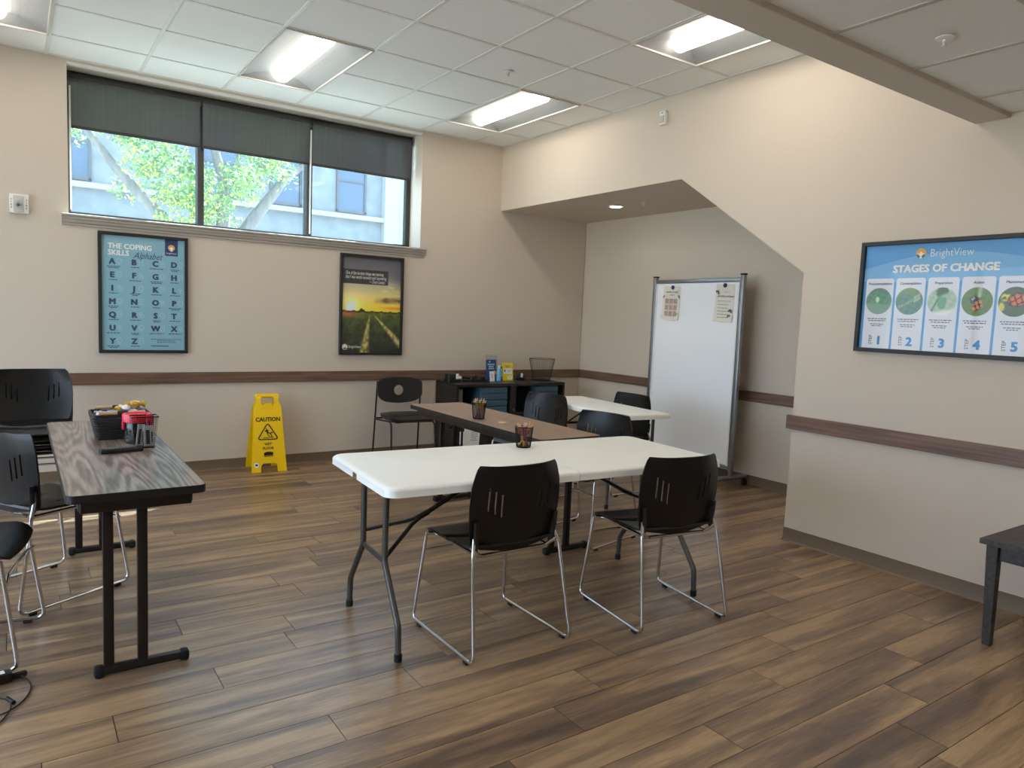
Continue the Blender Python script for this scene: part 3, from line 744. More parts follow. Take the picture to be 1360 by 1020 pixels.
# ------------------------------------------------------------------ charcoal side table by the right wall
t = thing('side_table', 'low charcoal wood side table against the right wall', 'table', (-.335, -5.36, 0))
for k in range(4):
    b = MB(); b.box((-.285+.0725+.145*k-.0052, 0, .4875), (.1435, .62, .025), bevel=.0015, seg=1); b.build('plank', M['charcoal_wood'], t, None)
for x in (-1, 1):
    b = MB(); b.box((x*.235, 0, .44), (.02, .48, .07), bevel=.002, seg=1); b.build('apron', M['charcoal_wood'], t, None)
for y in (-1, 1):
    b = MB(); b.box((0, y*.26, .44), (.45, .02, .07), bevel=.002, seg=1); b.build('apron', M['charcoal_wood'], t, None)
for x in (-1, 1):
    for y in (-1, 1):
        b = MB()
        for v in b.box((0, 0, 0), (.05, .05, .475), bevel=.003, seg=1).bm.verts:
            k = .5-v.co.z/.475; f = 1-.38*max(0, k-.2)
            v.co = Vector((x*.240+(v.co.x+x*.025)*f-x*.025, y*.265+(v.co.y+y*.025)*f-y*.025, v.co.z+.2375))
        b.build('leg', M['charcoal_wood'], t, None)
# ------------------------------------------------------------------ framed posters
M['p1blue'] = mat('poster_teal', (140, 186, 202), .45)
M['navy'] = mat('print_navy', (52, 78, 112), .6)
M['navy2'] = mat('print_deep_blue', (44, 66, 116), .6)
M['pale'] = mat('print_pale', (178, 212, 222), .6)
M['orange'] = mat('print_orange', (232, 170, 80), .6)
M['green'] = mat('print_green', (70, 130, 90), .6)
M['print'] = print_mat('printed_picture', .45)
M['glaze'] = glass('poster_glaze', (1, 1, 1), 1.3, .02)
M['p3blue'] = mat('poster_sky_blue', (92, 160, 216), .45); M['p3blue2'] = mat('poster_lighter_blue', (124, 182, 226), .45)
M['stepblue'] = mat('print_step_blue', (62, 146, 206), .6); M['panelwhite'] = mat('print_panel_white', (226, 230, 238), .5)

def poster(label, loc, rz, w_, h_, fw=.024):
    t = thing('poster', label, 'poster', loc, rz)
    b = MB()
    for c, d in (((0, 0, h_/2-fw/2), (w_, .03, fw)), ((0, 0, -h_/2+fw/2), (w_, .03, fw)), ((-w_/2+fw/2, 0, 0), (fw, .03, h_-2*fw)), ((w_/2-fw/2, 0, 0), (fw, .03, h_-2*fw))): b.box((c[0], -.015, c[2]), d, bevel=.002, seg=1)
    b.box((0, -.004, 0), (w_-.01, .006, h_-.01)); b.build('frame', M['frame_black'], t, None); return t
def words(b, x, z, wd, y, h=.006, rows=1, seed=1, gap=.012):
    """Rows of word-length strokes standing for print too small to read in the photograph."""
    r = random.Random(seed)
    for k in range(rows):
        tot = wd*(1 if k == 0 else r.uniform(.6, .95)); xx = x-tot/2
        while xx < x+tot/2-.004:
            l = min(r.uniform(.008, .022), x+tot/2-xx); b.rect(xx, z-k*gap, xx+l, z-k*gap+h, y); xx += l+.004
def logo(b, x, z, r, y, mats):
    b.mi = mats[0]; b.disc(x, z, r, y, 18, -.25, PI+.25)
    b.mi = mats[1]; b.disc(x, z-r*.12, r*.86, y-.0003, 12, PI+.15, 2*PI-.15)
    b.mi = mats[2]; b.face([(x+u*r, y-.0006, z+v*r) for u, v in ((-.28, -1), (.28, -1), (.14, -.55), (.55, -.12), (.8, .0), (.3, -.02), (.1, .35), (-.1, .35), (-.3, -.02), (-.8, 0), (-.55, -.12), (-.14, -.55))])

# alphabet poster
PW, PH = .643, .942
t = poster('light blue alphabet poster in a black frame, on the window wall', (-3.391, -.002, 1.478), 0, PW, PH)
iw, ih = PW-.048, PH-.048
b = MB(); b.rect(-iw/2, -ih/2, iw/2, ih/2, -.010); b.build('sheet', M['p1blue'], t, None)
X = lambda u: -iw/2+u*iw
Z = lambda v: ih/2-v*ih
b = MB(); b.text('THE COPING', .056, (X(.075), -.0112, Z(.112)), 'LEFT', bold=.035, sx=.93); b.text('SKILLS', .056, (X(.075), -.0112, Z(.170)), 'LEFT', bold=.035, sx=.93); b.build('title', M['whiteprint'], t, None)
b = MB(); b.text('Alphabet', .070, (X(.37), -.0118, Z(.188)), 'LEFT', shear=.45, sx=.80); b.build('script_title', M['navy'], t, None)
b = MB(); b.rect(X(.755), Z(.145), X(.915), Z(.0), -.0112); b.mi = 1
logo(b, X(.835), Z(.074), .026, -.0120, (1, 3, 2)); b.mi = 2; b.text('BrightView', .017, (X(.835), -.0122, Z(.128)), 'CENTER'); b.build('logo', [M['navy2'], M['orange'], M['whiteprint'], M['orange']], t, None)
A = 'ABCDEFGHIJKLMNOPQRSTUVWXYZ'
b = MB(); cp = MB(); ic = MB(); cu_ = [.135, .392, .650, .880]
for k, ch in enumerate(A):
    c_, r_ = k % 4, k//4; x, z = X(cu_[c_]), Z(.223+.1163*r_)
    b.text(ch, .060, (x-.008, -.0112, z-.022), 'CENTER', bold=.075)
    words(cp, x, z-.045, random.Random(k).uniform(.05, .1), -.0112, .0065, 1 if k % 3 else 2, k, .011)
    xi = x+.042
    if k % 3 == 0: ic.disc(xi, z+.004, .019, -.0110, 14, ri=.0155); ic.rect(xi-.012, z-.024, xi+.012, z-.021, -.0110)
    elif k % 3 == 1: ic.rect(xi-.016, z-.02, xi-.013, z+.022, -.011); ic.rect(xi+.013, z-.02, xi+.016, z+.022, -.011); ic.rect(xi-.016, z+.019, xi+.016, z+.022, -.011); ic.rect(xi-.016, z-.02, xi+.016, z-.017, -.011); ic.rect(xi-.009, z+.002, xi+.009, z+.005, -.011)
    else: ic.disc(xi-.004, z+.008, .012, -.011, 12, ri=.009); ic.disc(xi+.006, z-.008, .014, -.011, 12, ri=.011)
b.build('letters', M['navy'], t, None)
words(cp, X(.77), Z(.905), .225, -.0112, .005, 3, 77, .0125); cp.rect(X(.58), Z(.967), X(.80), Z(.959), -.0112); cp.build('captions', M['navy'], t, None); ic.build('icons', M['pale'], t, None)
b = MB(); b.rect(-iw/2, -ih/2, iw/2, ih/2, -.016); b.build('glazing', M['glaze'], t, None)

# sunset poster
t = poster('dark framed poster of a sunset over a field track, on the window wall', (-1.44, -.002, 1.473), 0, .643, .945)
iw, ih = .643-.048, .945-.048
def sunset(U, V):
    rs = np.random.RandomState(4)
    def nz(sx, sy, seed):
        r = np.random.RandomState(seed).rand(40, 40); x = (U*sx) % 39; y = (V*sy) % 39; i = x.astype(int); j = y.astype(int); fx, fy = x-i, y-j
        fx = fx*fx*(3-2*fx); fy = fy*fy*(3-2*fy)
        return (r[j, i]*(1-fx)+r[j, i+1]*fx)*(1-fy)+(r[j+1, i]*(1-fx)+r[j+1, i+1]*fx)*fy
    hz = .432+.004*np.sin(U*40)
    def ramp(t, st): return np.stack([np.interp(t, [s[0] for s in st], [s[1][k] for s in st]) for k in range(3)], -1)
    sky = ramp(V, [(.42, (236, 186, 40)), (.50, (232, 196, 70)), (.60, (206, 190, 120)), (.72, (168, 164, 136)), (.80, (112, 108, 112)), (1, (78, 76, 86))])
    d = np.hypot((U-.15)*.66, V-.475); sky += np.exp(-(d/.055)**2)[..., None]*np.array([60, 90, 190])+np.exp(-(d/.16)**2)[..., None]*np.array([40, 30, 40])
    cl = np.clip((nz(7, 26, 1)*.6+nz(16, 50, 2)*.4-.5)*3.2, 0, 1)
    m1 = np.clip(1-np.abs(V-.545-.04*(U-.5))/.045, 0, 1)*np.clip((U-.52)*5, 0, 1); k = np.clip(m1*1.5*(.45+.7*cl), 0, 1)[..., None]; sky = sky*(1-k)+np.array([104, 84, 62])*k
    m2 = np.clip(1-np.abs(V-.478)/.022, 0, 1)*np.clip((U-.6)*4, 0, 1); k = (m2*.8)[..., None]; sky = sky*(1-k)+np.array([206, 116, 28])*k
    k = (np.clip(1-np.abs(V-.70)/.13, 0, 1)*cl*.55*np.clip(U*1.6-.3, 0, 1))[..., None]; sky = sky*(1-k)+np.array([232, 214, 160])*k
    k = (np.clip((V-.62)*6, 0, 1)*np.clip((U-.8)*5, 0, 1)*.6)[..., None]; sky = sky*(1-k)+np.array([82, 80, 90])*k
    g = nz(30, 38, 5)*.5+nz(12, 16, 6)*.5
    fld = ramp(V, [(0, (40, 44, 34)), (.2, (58, 66, 42)), (.34, (70, 82, 44)), (.44, (110, 110, 50))])*(.62+.62*g)[..., None]
    k = (np.clip(1-np.abs(V-.405)/.05, 0, 1)*np.clip(1-U/.34, 0, 1)*1.1).clip(0, 1)[..., None]; fld = fld*(1-k)+np.array([190, 104, 60])*k
    s = np.clip((.40-V)/.40, 0, 1)
    for c0, c1, w1 in ((.475, .38, .085), (.545, 1.16, .11)):
        c = c0+(c1-c0)*s**(1.0 if c1 > 1 else .8); wd = .008+w1*s; k = (np.clip(1.4-np.abs(U-c)/wd*1.2, 0, 1)*(.35+.9*nz(34, 38, 9))*(V < .40)).clip(0, 1)[..., None]; fld = fld*(1-k)+np.array([196, 176, 104])*k
    tr = hz+.03*np.clip(1-np.abs(U-.33)/.07, 0, 1)*(.5+nz(38, 1, 3))+.006
    out = np.where((V > hz)[..., None], sky, fld); k = ((V > hz-.008) & (V < tr))[..., None]; out = np.where(k, np.array([52, 46, 30]), out)
    bx = ((U < .775) & (V > .722-.0*U) & (V < .868))[..., None]; out = out*1.14+4; return np.where(bx, out*.12+np.array([56, 54, 56])*.88, out)
picture('picture', iw, ih, 110, 160, sunset, t, M['print'], -.010)
b = MB()
for k, (s_, x, al) in enumerate((('One of the hardest things was learning', -iw/2+.028, 'LEFT'), ('that I was worth recovery and recovering', -iw/2+.028, 'LEFT'), ('\u2014 Demi Lovato', -iw/2+.425, 'RIGHT'))):
    b.text(s_, .045, (x, -.0112, ih/2-.165-.037*k), al, shear=.28, sx=.54)
b.build('quotation', M['whiteprint'], t, None)
b = MB(); b.disc(-.262, -ih/2+.052, .027, -.0108, 20); b.text('BrightView', .036, (-.228, -.0112, -ih/2+.042), 'LEFT', sx=.8); b.mi = 1; b.disc(-.262, -ih/2+.047, .017, -.0112, 10, PI+.2, 2*PI-.2); b.build('logo', [M['whiteprint'], M['blackprint']], t, None)
b = MB(); b.rect(-iw/2, -ih/2, iw/2, ih/2, -.016); b.build('glazing', M['glaze'], t, None)

# stages poster on the right wall
t = poster('landscape poster of five numbered stages in a black frame, on the right wall', (-.002, -4.497, 1.625), -PI/2, .945, .652)
iw, ih = .945-.048, .652-.048
b = MB(); b.rect(-iw/2, -ih/2, iw/2, ih/2, -.010); b.mi = 1
arc = lambda u: .165+.085*math.sin((u+.45)/.9*PI*.9)
n = 24
for k in range(n):
    u0, u1 = -iw/2+iw*k/n, -iw/2+iw*(k+1)/n
    b.face(((u0, -.0104, .09), (u1, -.0104, .09), (u1, -.0104, arc(u1)), (u0, -.0104, arc(u0))))
b.build('sheet', [M['p3blue'], M['p3blue2']], t, None)
b = MB(); b.text('STAGES OF CHANGE', .058, (0, -.0120, .143), 'CENTER', bold=.055, sx=1.02); b.text('BrightView', .062, (-.079, -.0120, .226), 'LEFT', bold=-.012, sx=.82); b.build('title', M['whiteprint'], t, None)
b = MB(); logo(b, -.128, .247, .028, -.012, (0, 1, 2)); b.build('logo', [M['orange'], M['green'], M['whiteprint']], t, None)
pn = MB(); hd = MB(); nb = MB(); cp = MB(); st_ = MB()
def circ_pic(k):
    def fn(U, V):
        u, v = U*2-1, V*2-1; g = .5+.5*np.sin(u*9+v*5)*np.sin(v*11-u*3)
        base = {0: (110, 158, 134), 1: (104, 146, 130), 2: (178, 204, 176), 3: (104, 136, 58), 4: (92, 112, 74)}[k]
        o = np.ones(U.shape+(3,))*np.array(base)*(.9+.14*g*(k < 4))[..., None]
        def put_(m, c):
            nonlocal o
            m = np.clip(m, 0, 1)[..., None]; o = o*(1-m)+np.array(c)*m
        if k == 0:
            put_((-v*1.2-.1*u-.1)*4, (134, 170, 150)); put_((v-.62)*3, (120, 136, 140)); put_((1-np.hypot((u+.1)/.16, (v-.12)/.24))*5, (206, 232, 200))
        if k == 1:
            put_((v-.2)*1.2, (140, 164, 96)); dd = np.abs(v-(.55*u-.06)); put_((.13+.14*(u > .3)-dd)*9*((u > -.8) & (u < .8)), (176, 196, 160)); put_((.09-dd)*9*(np.sin(u*42) > .2)*((u > -.8) & (u < .8)), (60, 84, 72))
        if k == 2:
            put_((.10-np.abs(u+.45-.45*(v+.2)))*9*(v < .75), (64, 98, 74)); put_((v-.35-.3*u)*4*(u < .4)*(u > -.4), (70, 112, 80)); put_((1-np.hypot((u-.0)/.34, (v+.05)/.58))*6*(v < .3), (112, 168, 128))
            put_((-.55-v+.2*u)*4, (236, 240, 232))
        if k == 3:
            put_((.16-np.abs(u-.12))*9*(v > .3), (202, 210, 190)); put_((1-np.hypot((u+.2)/.3, (v-.12)/.3))*6, (52, 60, 66)); m = (1-np.hypot((u-.12-.3*v)/.34, (v+.3)/.44))*6
            put_(m, (222, 146, 92)); put_(np.clip(m, 0, 1)*((np.sin(u*22+v*8) > .72) | (np.sin(v*19-u*6) > .86)), (34, 30, 32)); put_((1-np.hypot((u+.26)/.2, (v-.2)/.14))*4*(np.sin(u*50)*np.sin(v*50) > .1), (206, 210, 210))
        if k == 4:
            put_((1-np.hypot((u+.55)/.34, (v-.3)/.3))*4*(g > .35), (226, 214, 44)); put_((1-np.hypot((u+.78)/.22, (v+.35)/.3))*4, (220, 206, 50))
            m = (1-np.hypot((u-.2+.35*v)/.66, (v-.08-.25*u)/.46))*6; put_(m, (226, 120, 48)); put_(np.clip(m, 0, 1)*((np.sin(u*17+v*7) > .74) | (np.sin(v*15-u*10) > .82)), (40, 26, 22)); put_((1-np.abs(np.hypot((u-.2+.35*v)/.66, (v-.08-.25*u)/.46)-.96)/.09), (36, 26, 26))
        return o
    return fn
for k, hname in enumerate(('Precontemplation', 'Contemplation', 'Preparation', 'Action', 'Maintenance')):
    cx = -.3485+.178*k
    pts = [(x, z) for x, z in rrect(.165, .44, .014, 4, cx, -.110)]
    pn.face([(x, -.0110, max(z, -ih/2)) for x, z in pts])
    hd.text(hname, .0195, (cx, -.0118, .073), 'CENTER', bold=.03, shear=.15)
    # round photograph on each panel
    n_, m_ = 40, 14; vs, fs, uv = [(cx, -.0118, -.023)], [], [(0, 0)]
    for r in range(1, m_+1):
        for a in range(n_):
            uu, vv = math.cos(2*PI*a/n_)*r/m_, math.sin(2*PI*a/n_)*r/m_; uv.append((uu, vv)); vs.append((cx+uu*.077, -.0118, -.023+vv*.077))
    for a in range(n_): fs.append((0, 1+a, 1+(a+1) % n_))
    for r in range(m_-1):
        for a in range(n_): i0 = 1+r*n_; fs.append((i0+a, i0+n_+a, i0+n_+(a+1) % n_, i0+(a+1) % n_))
    uv = np.array(uv); col = np.clip(circ_pic(k)((uv[:, :1]+1)/2, (uv[:, 1:]+1)/2)[:, 0], 0, 255)/255; Lc = np.where(col <= .04045, col/12.92, ((col+.055)/1.055)**2.4)
    me = bpy.data.meshes.new('round_picture'); me.from_pydata(vs, [], fs); at = me.color_attributes.new('print', 'FLOAT_COLOR', 'POINT')
    at.data.foreach_set('color', np.concatenate([Lc, np.ones((len(Lc), 1))], 1).astype(np.float32).ravel()); me.materials.append(M['print']); put('round_picture', me, t)
    words(cp, cx, -.129, .12, -.0116, .0045, 2, k, .0115); words(cp, cx, -.160, .082, -.0116, .004, 2, k+9, .0105)
    nb.text(str(k+1), .068, (cx+.018, -.0118, -.277), 'CENTER', bold=.06)
    st_.text('STEP', .027, (cx-.022, -.0118, -.252), 'CENTER', rot=PI/2)
pn.build('panels', M['panelwhite'], t, None); hd.build('headings', M['navy'], t, None); cp.build('captions', M['ink'], t, None); nb.build('numbers', M['stepblue'], t, None); st_.build('step_words', M['ink'], t, None)
b = MB(); b.rect(-iw/2, -ih/2, iw/2, ih/2, -.016); b.build('glazing', M['glaze'], t, None)

# ------------------------------------------------------------------ mobile whiteboard
t = thing('whiteboard', 'tall mobile whiteboard on casters in the alcove', 'whiteboard', (.98, -1.87, 0), -1.6253)
hl = .55
b = MB(); b.box((0, 0, .99), (2*hl-.06, .022, 1.63)); b.build('panel', M['board'], t, None)
for s in (-1, 1):
    b = MB(); b.box((s*(hl-.002), 0, 1.00), (.042, .042, 1.73), bevel=.008); p = b.build('post', M['silver'], t)
    b = MB(); b.box((s*(hl-.002), 0, 1.872), (.044, .044, .014), bevel=.003); b.build('post_cap', M['black'], p)
    b = MB(); b.lathe([(.017, .08), (.017, .16)], 12, (s*(hl-.002), 0, 0)); b.build('post_sleeve', M['silver'], p)
    b = MB(); b.tube([(s*(hl-.002), -.26, .082), (s*(hl-.002), .20, .082)], .02, 12); f_ = b.build('foot', M['silver'], t)
    for y in (-.235, .175):
        b = MB(); b.box((s*(hl-.002), y, .055), (.026, .03, .022)); b.tube([(s*(hl-.002)-.014, y+.012, .026), (s*(hl-.002)+.014, y+.012, .026)], .026, 16); b.build('caster', M['black'], f_)
b = MB(); b.box((0, 0, 1.825), (2*hl-.04, .034, .036), bevel=.006); b.build('top_rail', M['silver'], t)
b = MB(); b.box((0, 0, .172), (2*hl-.04, .034, .03), bevel=.006); b.build('bottom_rail', M['silver'], t)
for s in (-1, 1): b = MB(); b.box((s*(hl-.034), -.0085, .99), (.016, .022, 1.62), bevel=.002, seg=1); b.build('side_rail', M['white_paint'], t, None)
wb = bpy.data.objects[t.name]; MW = Matrix.Translation((.98, -1.87, 0)) @ Matrix.Rotation(-1.6253, 4, 'Z')
def on_board(name, label, cat, lx, lz, yo=-.0125):
    return thing(name, label, cat, (MW @ Vector((lx, yo, lz)))[:], -1.6253)
M['tan'] = mat('print_tan', (188, 160, 144), .7)
def sheet(label, lx, lz, w_, h_, tilt):
    t = on_board('paper_sheet', label, 'paper', lx, lz); t.rotation_euler.y = tilt
    MB().shell(lambda u, v: (u*w_/2, -.001-.010*max(0, abs(u)*.6+(-v)*.5-.35)**2*2, v*h_/2), [i/6-1 for i in range(13)], [i/6-1 for i in range(13)], .0006).build('sheet', M['paper'], t, 60); return t
t = sheet('cream sheet with a grid of nine tan squares on the whiteboard', -.305, 1.618, .222, .325, .02)
b = MB(); b.text('mindful & calm', .026, (0, -.004, .098), 'CENTER', shear=.3); b.text('check in', .018, (.01, -.004, .074), 'CENTER', shear=.2); b.build('heading', M['ink'], t, None)
b = MB()
for i in range(3):
    for j in range(3): b.rect(-.082+.058*i, -.125+.060*j, -.034+.058*i, -.077+.060*j, -.0055)
b.build('squares', M['tan'], t, None)
def sprig(b, x, z, s, a):
    for k in range(5):
        aa = a+(k-2)*.42; ct, sn = math.cos(aa), math.sin(aa); l = s*(1-.1*abs(k-2))
        b.face([(x+ct*l*u-sn*l*v, -.0062, z+sn*l*u+ct*l*v) for u, v in ((.25, 0), (.6, .13), (1, 0), (.6, -.13))])
M['leafprint'] = mat('print_leaf_grey', (78, 84, 82), .7)
b = MB(); sprig(b, -.09, .05, .032, 2.4); sprig(b, .09, .05, .036, .8); sprig(b, -.095, -.135, .036, 2.6); sprig(b, .085, -.12, .036, .6); b.build('leaf_print', M['leafprint'], t, None)
t = sheet('cream sheet with leaf sprigs and lines of writing on the whiteboard', .362, 1.622, .215, .335, .03)
b = MB(); b.text('5 4 3 2 1', .017, (.02, -.004, .092), 'CENTER'); b.text('grounding technique', .029, (.01, -.004, .052), 'CENTER', shear=.35, sx=.78)
words(b, .0, .016, .16, -.004, .003, 1, 3)
for k in range(5): words(b, -.012, -.018-.028*k, .12, -.0055, .0035, 1, 20+k)
b.build('writing', M['ink'], t, None)
b = MB(); sprig(b, -.095, .075, .05, 1.0); sprig(b, .07, -.09, .05, 1.2); sprig(b, .07, -.13, .04, 2.0); b.build('leaf_print', M['leafprint'], t, None)
M['purple'] = mat('magnet_violet', (58, 52, 110), .3); M['slate'] = mat('magnet_slate', (40, 46, 54), .3)
for lx, lz, m_, lb in ((-.29, 1.768, 'purple', 'violet round magnet holding the sheet with nine squares'), (.362, 1.778, 'slate', 'dark grey round magnet holding the sheet with leaf sprigs')):
    t = on_board('magnet', lb, 'magnet', lx, lz, -.016)
    b = MB()
    b.prism([(.02*math.cos(2*PI*k/20), .02*math.sin(2*PI*k/20)) for k in range(20)], lambda u, v: (u, 0, v), lambda u, v: (u, -.006, v)); b.build('rim', M[m_], t)
    b = MB(); b.prism([(.012*math.cos(2*PI*k/16), .012*math.sin(2*PI*k/16)) for k in range(16)], lambda u, v: (u, -.006, v), lambda u, v: (u*.7, -.011, v*.7)); b.build('knob', M[m_], t)
# ------------------------------------------------------------------ wet-floor sign
t = thing('caution_sign', 'yellow folding wet floor sign standing by the window wall', 'sign', (-2.452, -.135, 0), -.05)
def sign_panel(front):
    s = -1 if front else 1
    HT = .60; tilt = .098/.60
    def f(off): return lambda u, v: (u, s*(.016+.100*(1-v/HT)) + s*off, v)
    hwd = lambda z: .148-.036*(z/HT)
    poly = [(-hwd(0), 0), (-.072, 0), (-.068, .055), (-.05, .074), (.05, .074), (.068, .055), (.072, 0), (hwd(0), 0), (hwd(.56), .555), (.092, .60), (.092, .635), (.058, .635), (.058, .585), (.045, .567), (-.045, .567), (-.058, .585), (-.058, .635), (-.092, .635), (-.092, .60), (-hwd(.56), .555)]
    b = MB(); b.prism(poly, f(0), f(.016)); pan = b.build('panel', M['yellow'], t, None)
    # raised field and rim
    b = MB(); fld = [(-.108, .52), (.108, .52), (.114, .50), (.136, .11), (.128, .10), (.08, .122), (0, .13), (-.08, .122), (-.128, .10), (-.136, .11), (-.114, .50)]
    b.prism(fld, f(.0155), f(.019)); b.prism([(-.03, .585), (.03, .585), (.045, .55), (-.045, .55)], f(.012), f(.020)); b.build('raised_field', M['yellow'], pan, None)
    return pan, f
pf, ff = sign_panel(True); sign_panel(False)
b = MB(); b.tube([(-.1, 0, .645), (.1, 0, .645)], .016, 12); b.box((0, 0, .655), (.18, .026, .02), bevel=.006); b.build('handle', M['yellow'], t)
for x in (-.076, .076):
    b = MB(); b.tube([(x-.024, 0, .628), (x+.024, 0, .628)], .02, 12); b.build('hinge', M['yellow'], t)
def onf(x0, z0, e=.0205): return lambda x, y: ff(e)(x0+x, z0+y)
b = MB(); b.text('CAUTION', .050, (0, 0, 0), 'CENTER', bold=.04, f=onf(-.002, .432), sx=.92); b.text('WET', .030, (0, 0, 0), 'CENTER', bold=.035, f=onf(-.006, .228), sx=.95); b.text('FLOOR', .030, (0, 0, 0), 'CENTER', bold=.035, f=onf(-.006, .193), sx=.95)
def stroke(pts, wd, closed=False):
    P = [Vector((x, z, 0)) for x, z in pts]; n = len(P)
    for i in range(n if closed else n-1):
        a, c = P[i], P[(i+1) % n]; d = (c-a).normalized(); p = Vector((-d.y, d.x, 0))*wd/2; a2, c2 = a-d*wd*.3, c+d*wd*.3
        b.face([ff(.0208+.00005*i)(v.x, v.y) for v in (a2-p, c2-p, c2+p, a2+p)])
tri = [v for v in fillet([(0, .278, 0), (-.094, .278, 0), (-.006, .418, 0), (.082, .278, 0), (0, .278, 0)], .016, 4)]
stroke([(v.x, v.y) for v in tri], .0095)
for pts, wd in (([(-.022, .372), (-.012, .358), (-.016, .345)], .006), ([(-.03, .352), (-.014, .343), (-.002, .333)], .009), ([(-.014, .345), (-.008, .318), (.006, .304)], .007), ([(-.006, .336), (.012, .328), (.026, .338), (.034, .330)], .008), ([(.010, .328), (.022, .316), (.026, .300)], .008), ([(-.045, .292), (.04, .296)], .006)): stroke(pts, wd)
b.face([ff(.021)(-.012+.011*math.cos(k*PI/5), .352+.011*math.sin(k*PI/5)) for k in range(10)])
b.build('lettering', M['blackprint'], pf, None)
b = MB(); b.face([ff(.021)(x, z) for x, z in ((-.044, .142), (.034, .144), (.034, .166), (.012, .172), (-.02, .172), (-.044, .164))]); b.face([ff(.021)(x, z) for x, z in ((-.044, .132), (.034, .134), (.034, .140), (-.044, .138))]); b.build('badge', M['blackprint'], pf, None)
b = MB(); b.face([ff(.0212)(-.108+.021*math.cos(k*PI/10), .064+.021*math.sin(k*PI/10)) for k in range(20)]); b.mi = 1
b.face([ff(.0216)(-.108+.012*math.cos(k*PI/5), .064+.010*math.sin(k*PI/5)) for k in range(10)]); b.build('round_sticker', [M['whiteprint'], M['slate']], pf, None)

# ------------------------------------------------------------------ pencil cups
M['mesh'] = mat('black_wire_mesh', (20, 20, 22), .4, .5)
def wire_cup(parent, r0, r1, h, seg=40, rows=16, th=.0021, sx=1, sy=1):
    b = MB(); b.lathe([(r0+(r1-r0)*k/rows, .004+(h-.006)*k/rows) for k in range(rows+1)], seg, sx=sx, sy=sy)
    caps = [f for f in b.bm.faces if len(f.verts) == seg]; bmesh.ops.delete(b.bm, geom=caps, context='FACES_ONLY')
    bmesh.ops.wireframe(b.bm, faces=b.bm.faces[:], thickness=th, use_boundary=True, use_even_offset=False, use_replace=True)
    b.build('mesh_wall', M['mesh'], parent, None)
    b = MB(); b.tube([(r1*sx*math.cos(2*PI*k/32), r1*sy*math.sin(2*PI*k/32), h) for k in range(32)], .0025, 6, closed=True); b.build('rim', M['mesh'], parent)
    b = MB(); b.lathe([(.001, .001), (r0, .001), (r0+.001, .006), (r0-.004, .004), (.001, .004)], 32, sx=sx, sy=sy); b.build('base', M['mesh'], parent)
pcol = [(196, 60, 52), (222, 148, 40), (232, 200, 60), (74, 150, 80), (60, 150, 160), (66, 90, 170), (120, 70, 140), (196, 90, 130), (60, 52, 48), (150, 96, 60), (90, 170, 200), (210, 110, 50)]
pname = ['red', 'light orange', 'yellow', 'green', 'teal', 'dark blue', 'violet', 'pink', 'black', 'brown', 'sky blue', 'deep orange']
for k, c_ in enumerate(pcol): M['pc%d' % k] = mat('pencil_paint', c_, .4)
M['bare'] = mat('pencil_wood', (214, 178, 140), .6)
pm = {}
def pencil_mesh(k):
    if k not in pm:
        b = MB(); L = .172
        b.tube([(0, 0, 0), (0, 0, L-.030)], .0037, 6); b.mi = 1; b.tube([(0, 0, L-.030), (0, 0, L-.005)], .0037, 6, r1=.0012); b.mi = 0; b.tube([(0, 0, L-.005), (0, 0, L)], .0012, 6, r1=.0003)
        pm[k] = b.mesh('pencil', [M['pc%d' % k], M['bare']], None)
    return pm[k]
def cup(label, loc, plabel, pgroup, seed, n=24):
    t = thing('pencil_cup', label, 'pencil cup', loc); wire_cup(t, .0375, .0475, .108)
    r = random.Random(seed)
    for k in range(n):
        a = r.uniform(0, 2*PI); rb = .027*math.sqrt(r.random()); a2 = a+PI+r.uniform(-1.2, 1.2); rt = r.uniform(.022, .039)
        p0 = Vector((rb*math.cos(a), rb*math.sin(a), .006)); p1 = Vector((rt*math.cos(a2), rt*math.sin(a2), .106)); d = (p1-p0).normalized()
        sc = r.uniform(.74, .86)
        ci = r.randrange(12); o = put('pencil', pencil_mesh(ci)); o.rotation_mode = 'QUATERNION'; o.rotation_quaternion = d.to_track_quat('Z', 'Y'); o.location = Vector(loc)+p0; o.scale = (1, 1, sc*1.0)
        tag(o, pname[ci]+' '+plabel, 'pencil', pgroup)
cup('black wire mesh pencil cup on the brown laminate table', (-1.728, -2.46, .7375), 'pencil standing point up in the mesh cup on the brown table', 'pencils in the cup on the brown table', 5)
cup('black wire mesh pencil cup on the white folding table', (-2.052, -3.43, .7375), 'pencil standing point up in the mesh cup on the white table', 'pencils in the cup on the white folding table', 11)
M['beige'] = mat('sticker_beige', (214, 196, 150), .6)
t = thing('round_sticker', 'small beige round sticker lying on the brown laminate table', 'sticker', (-1.665, -2.655, .7372))
MB().lathe([(.001, .0), (.026, 0), (.026, .002), (.001, .0024)], 24).build('disc', M['beige'], t)

# ------------------------------------------------------------------ on the walnut table
TZ = .7375
M['wicker'] = mat('black_weave', (26, 25, 25), .55)
t = thing('candy_basket', 'black woven basket of wrapped candy on the walnut table', 'basket', (-3.822, -2.42, TZ))
b = MB(); b.box((0, 0, .004), (.20, .17, .008)); b.build('base', M['wicker'], t, None)
b = MB()
for k in range(9):
    f = (k+.5)/9; wx, wy, z = .205+.045*f, .175+.045*f, .008+.112*f
    pts = []
    cor = rrect(wx, wy, .015, 3)
    for i, (x, y) in enumerate(cor):
        x2, y2 = cor[(i+1) % len(cor)]; m = max(1, int(math.hypot(x2-x, y2-y)/.012))
        for q_ in range(m):
            s_ = q_/m; xx, yy = x+(x2-x)*s_, y+(y2-y)*s_; d = .0018*math.sin((xx+yy)*260+k*PI); n_ = Vector((xx/wx, yy/wy, 0)).normalized(); pts.append((xx+n_.x*d, yy+n_.y*d, z))
    b.tube(pts, .0062, 5, closed=True)
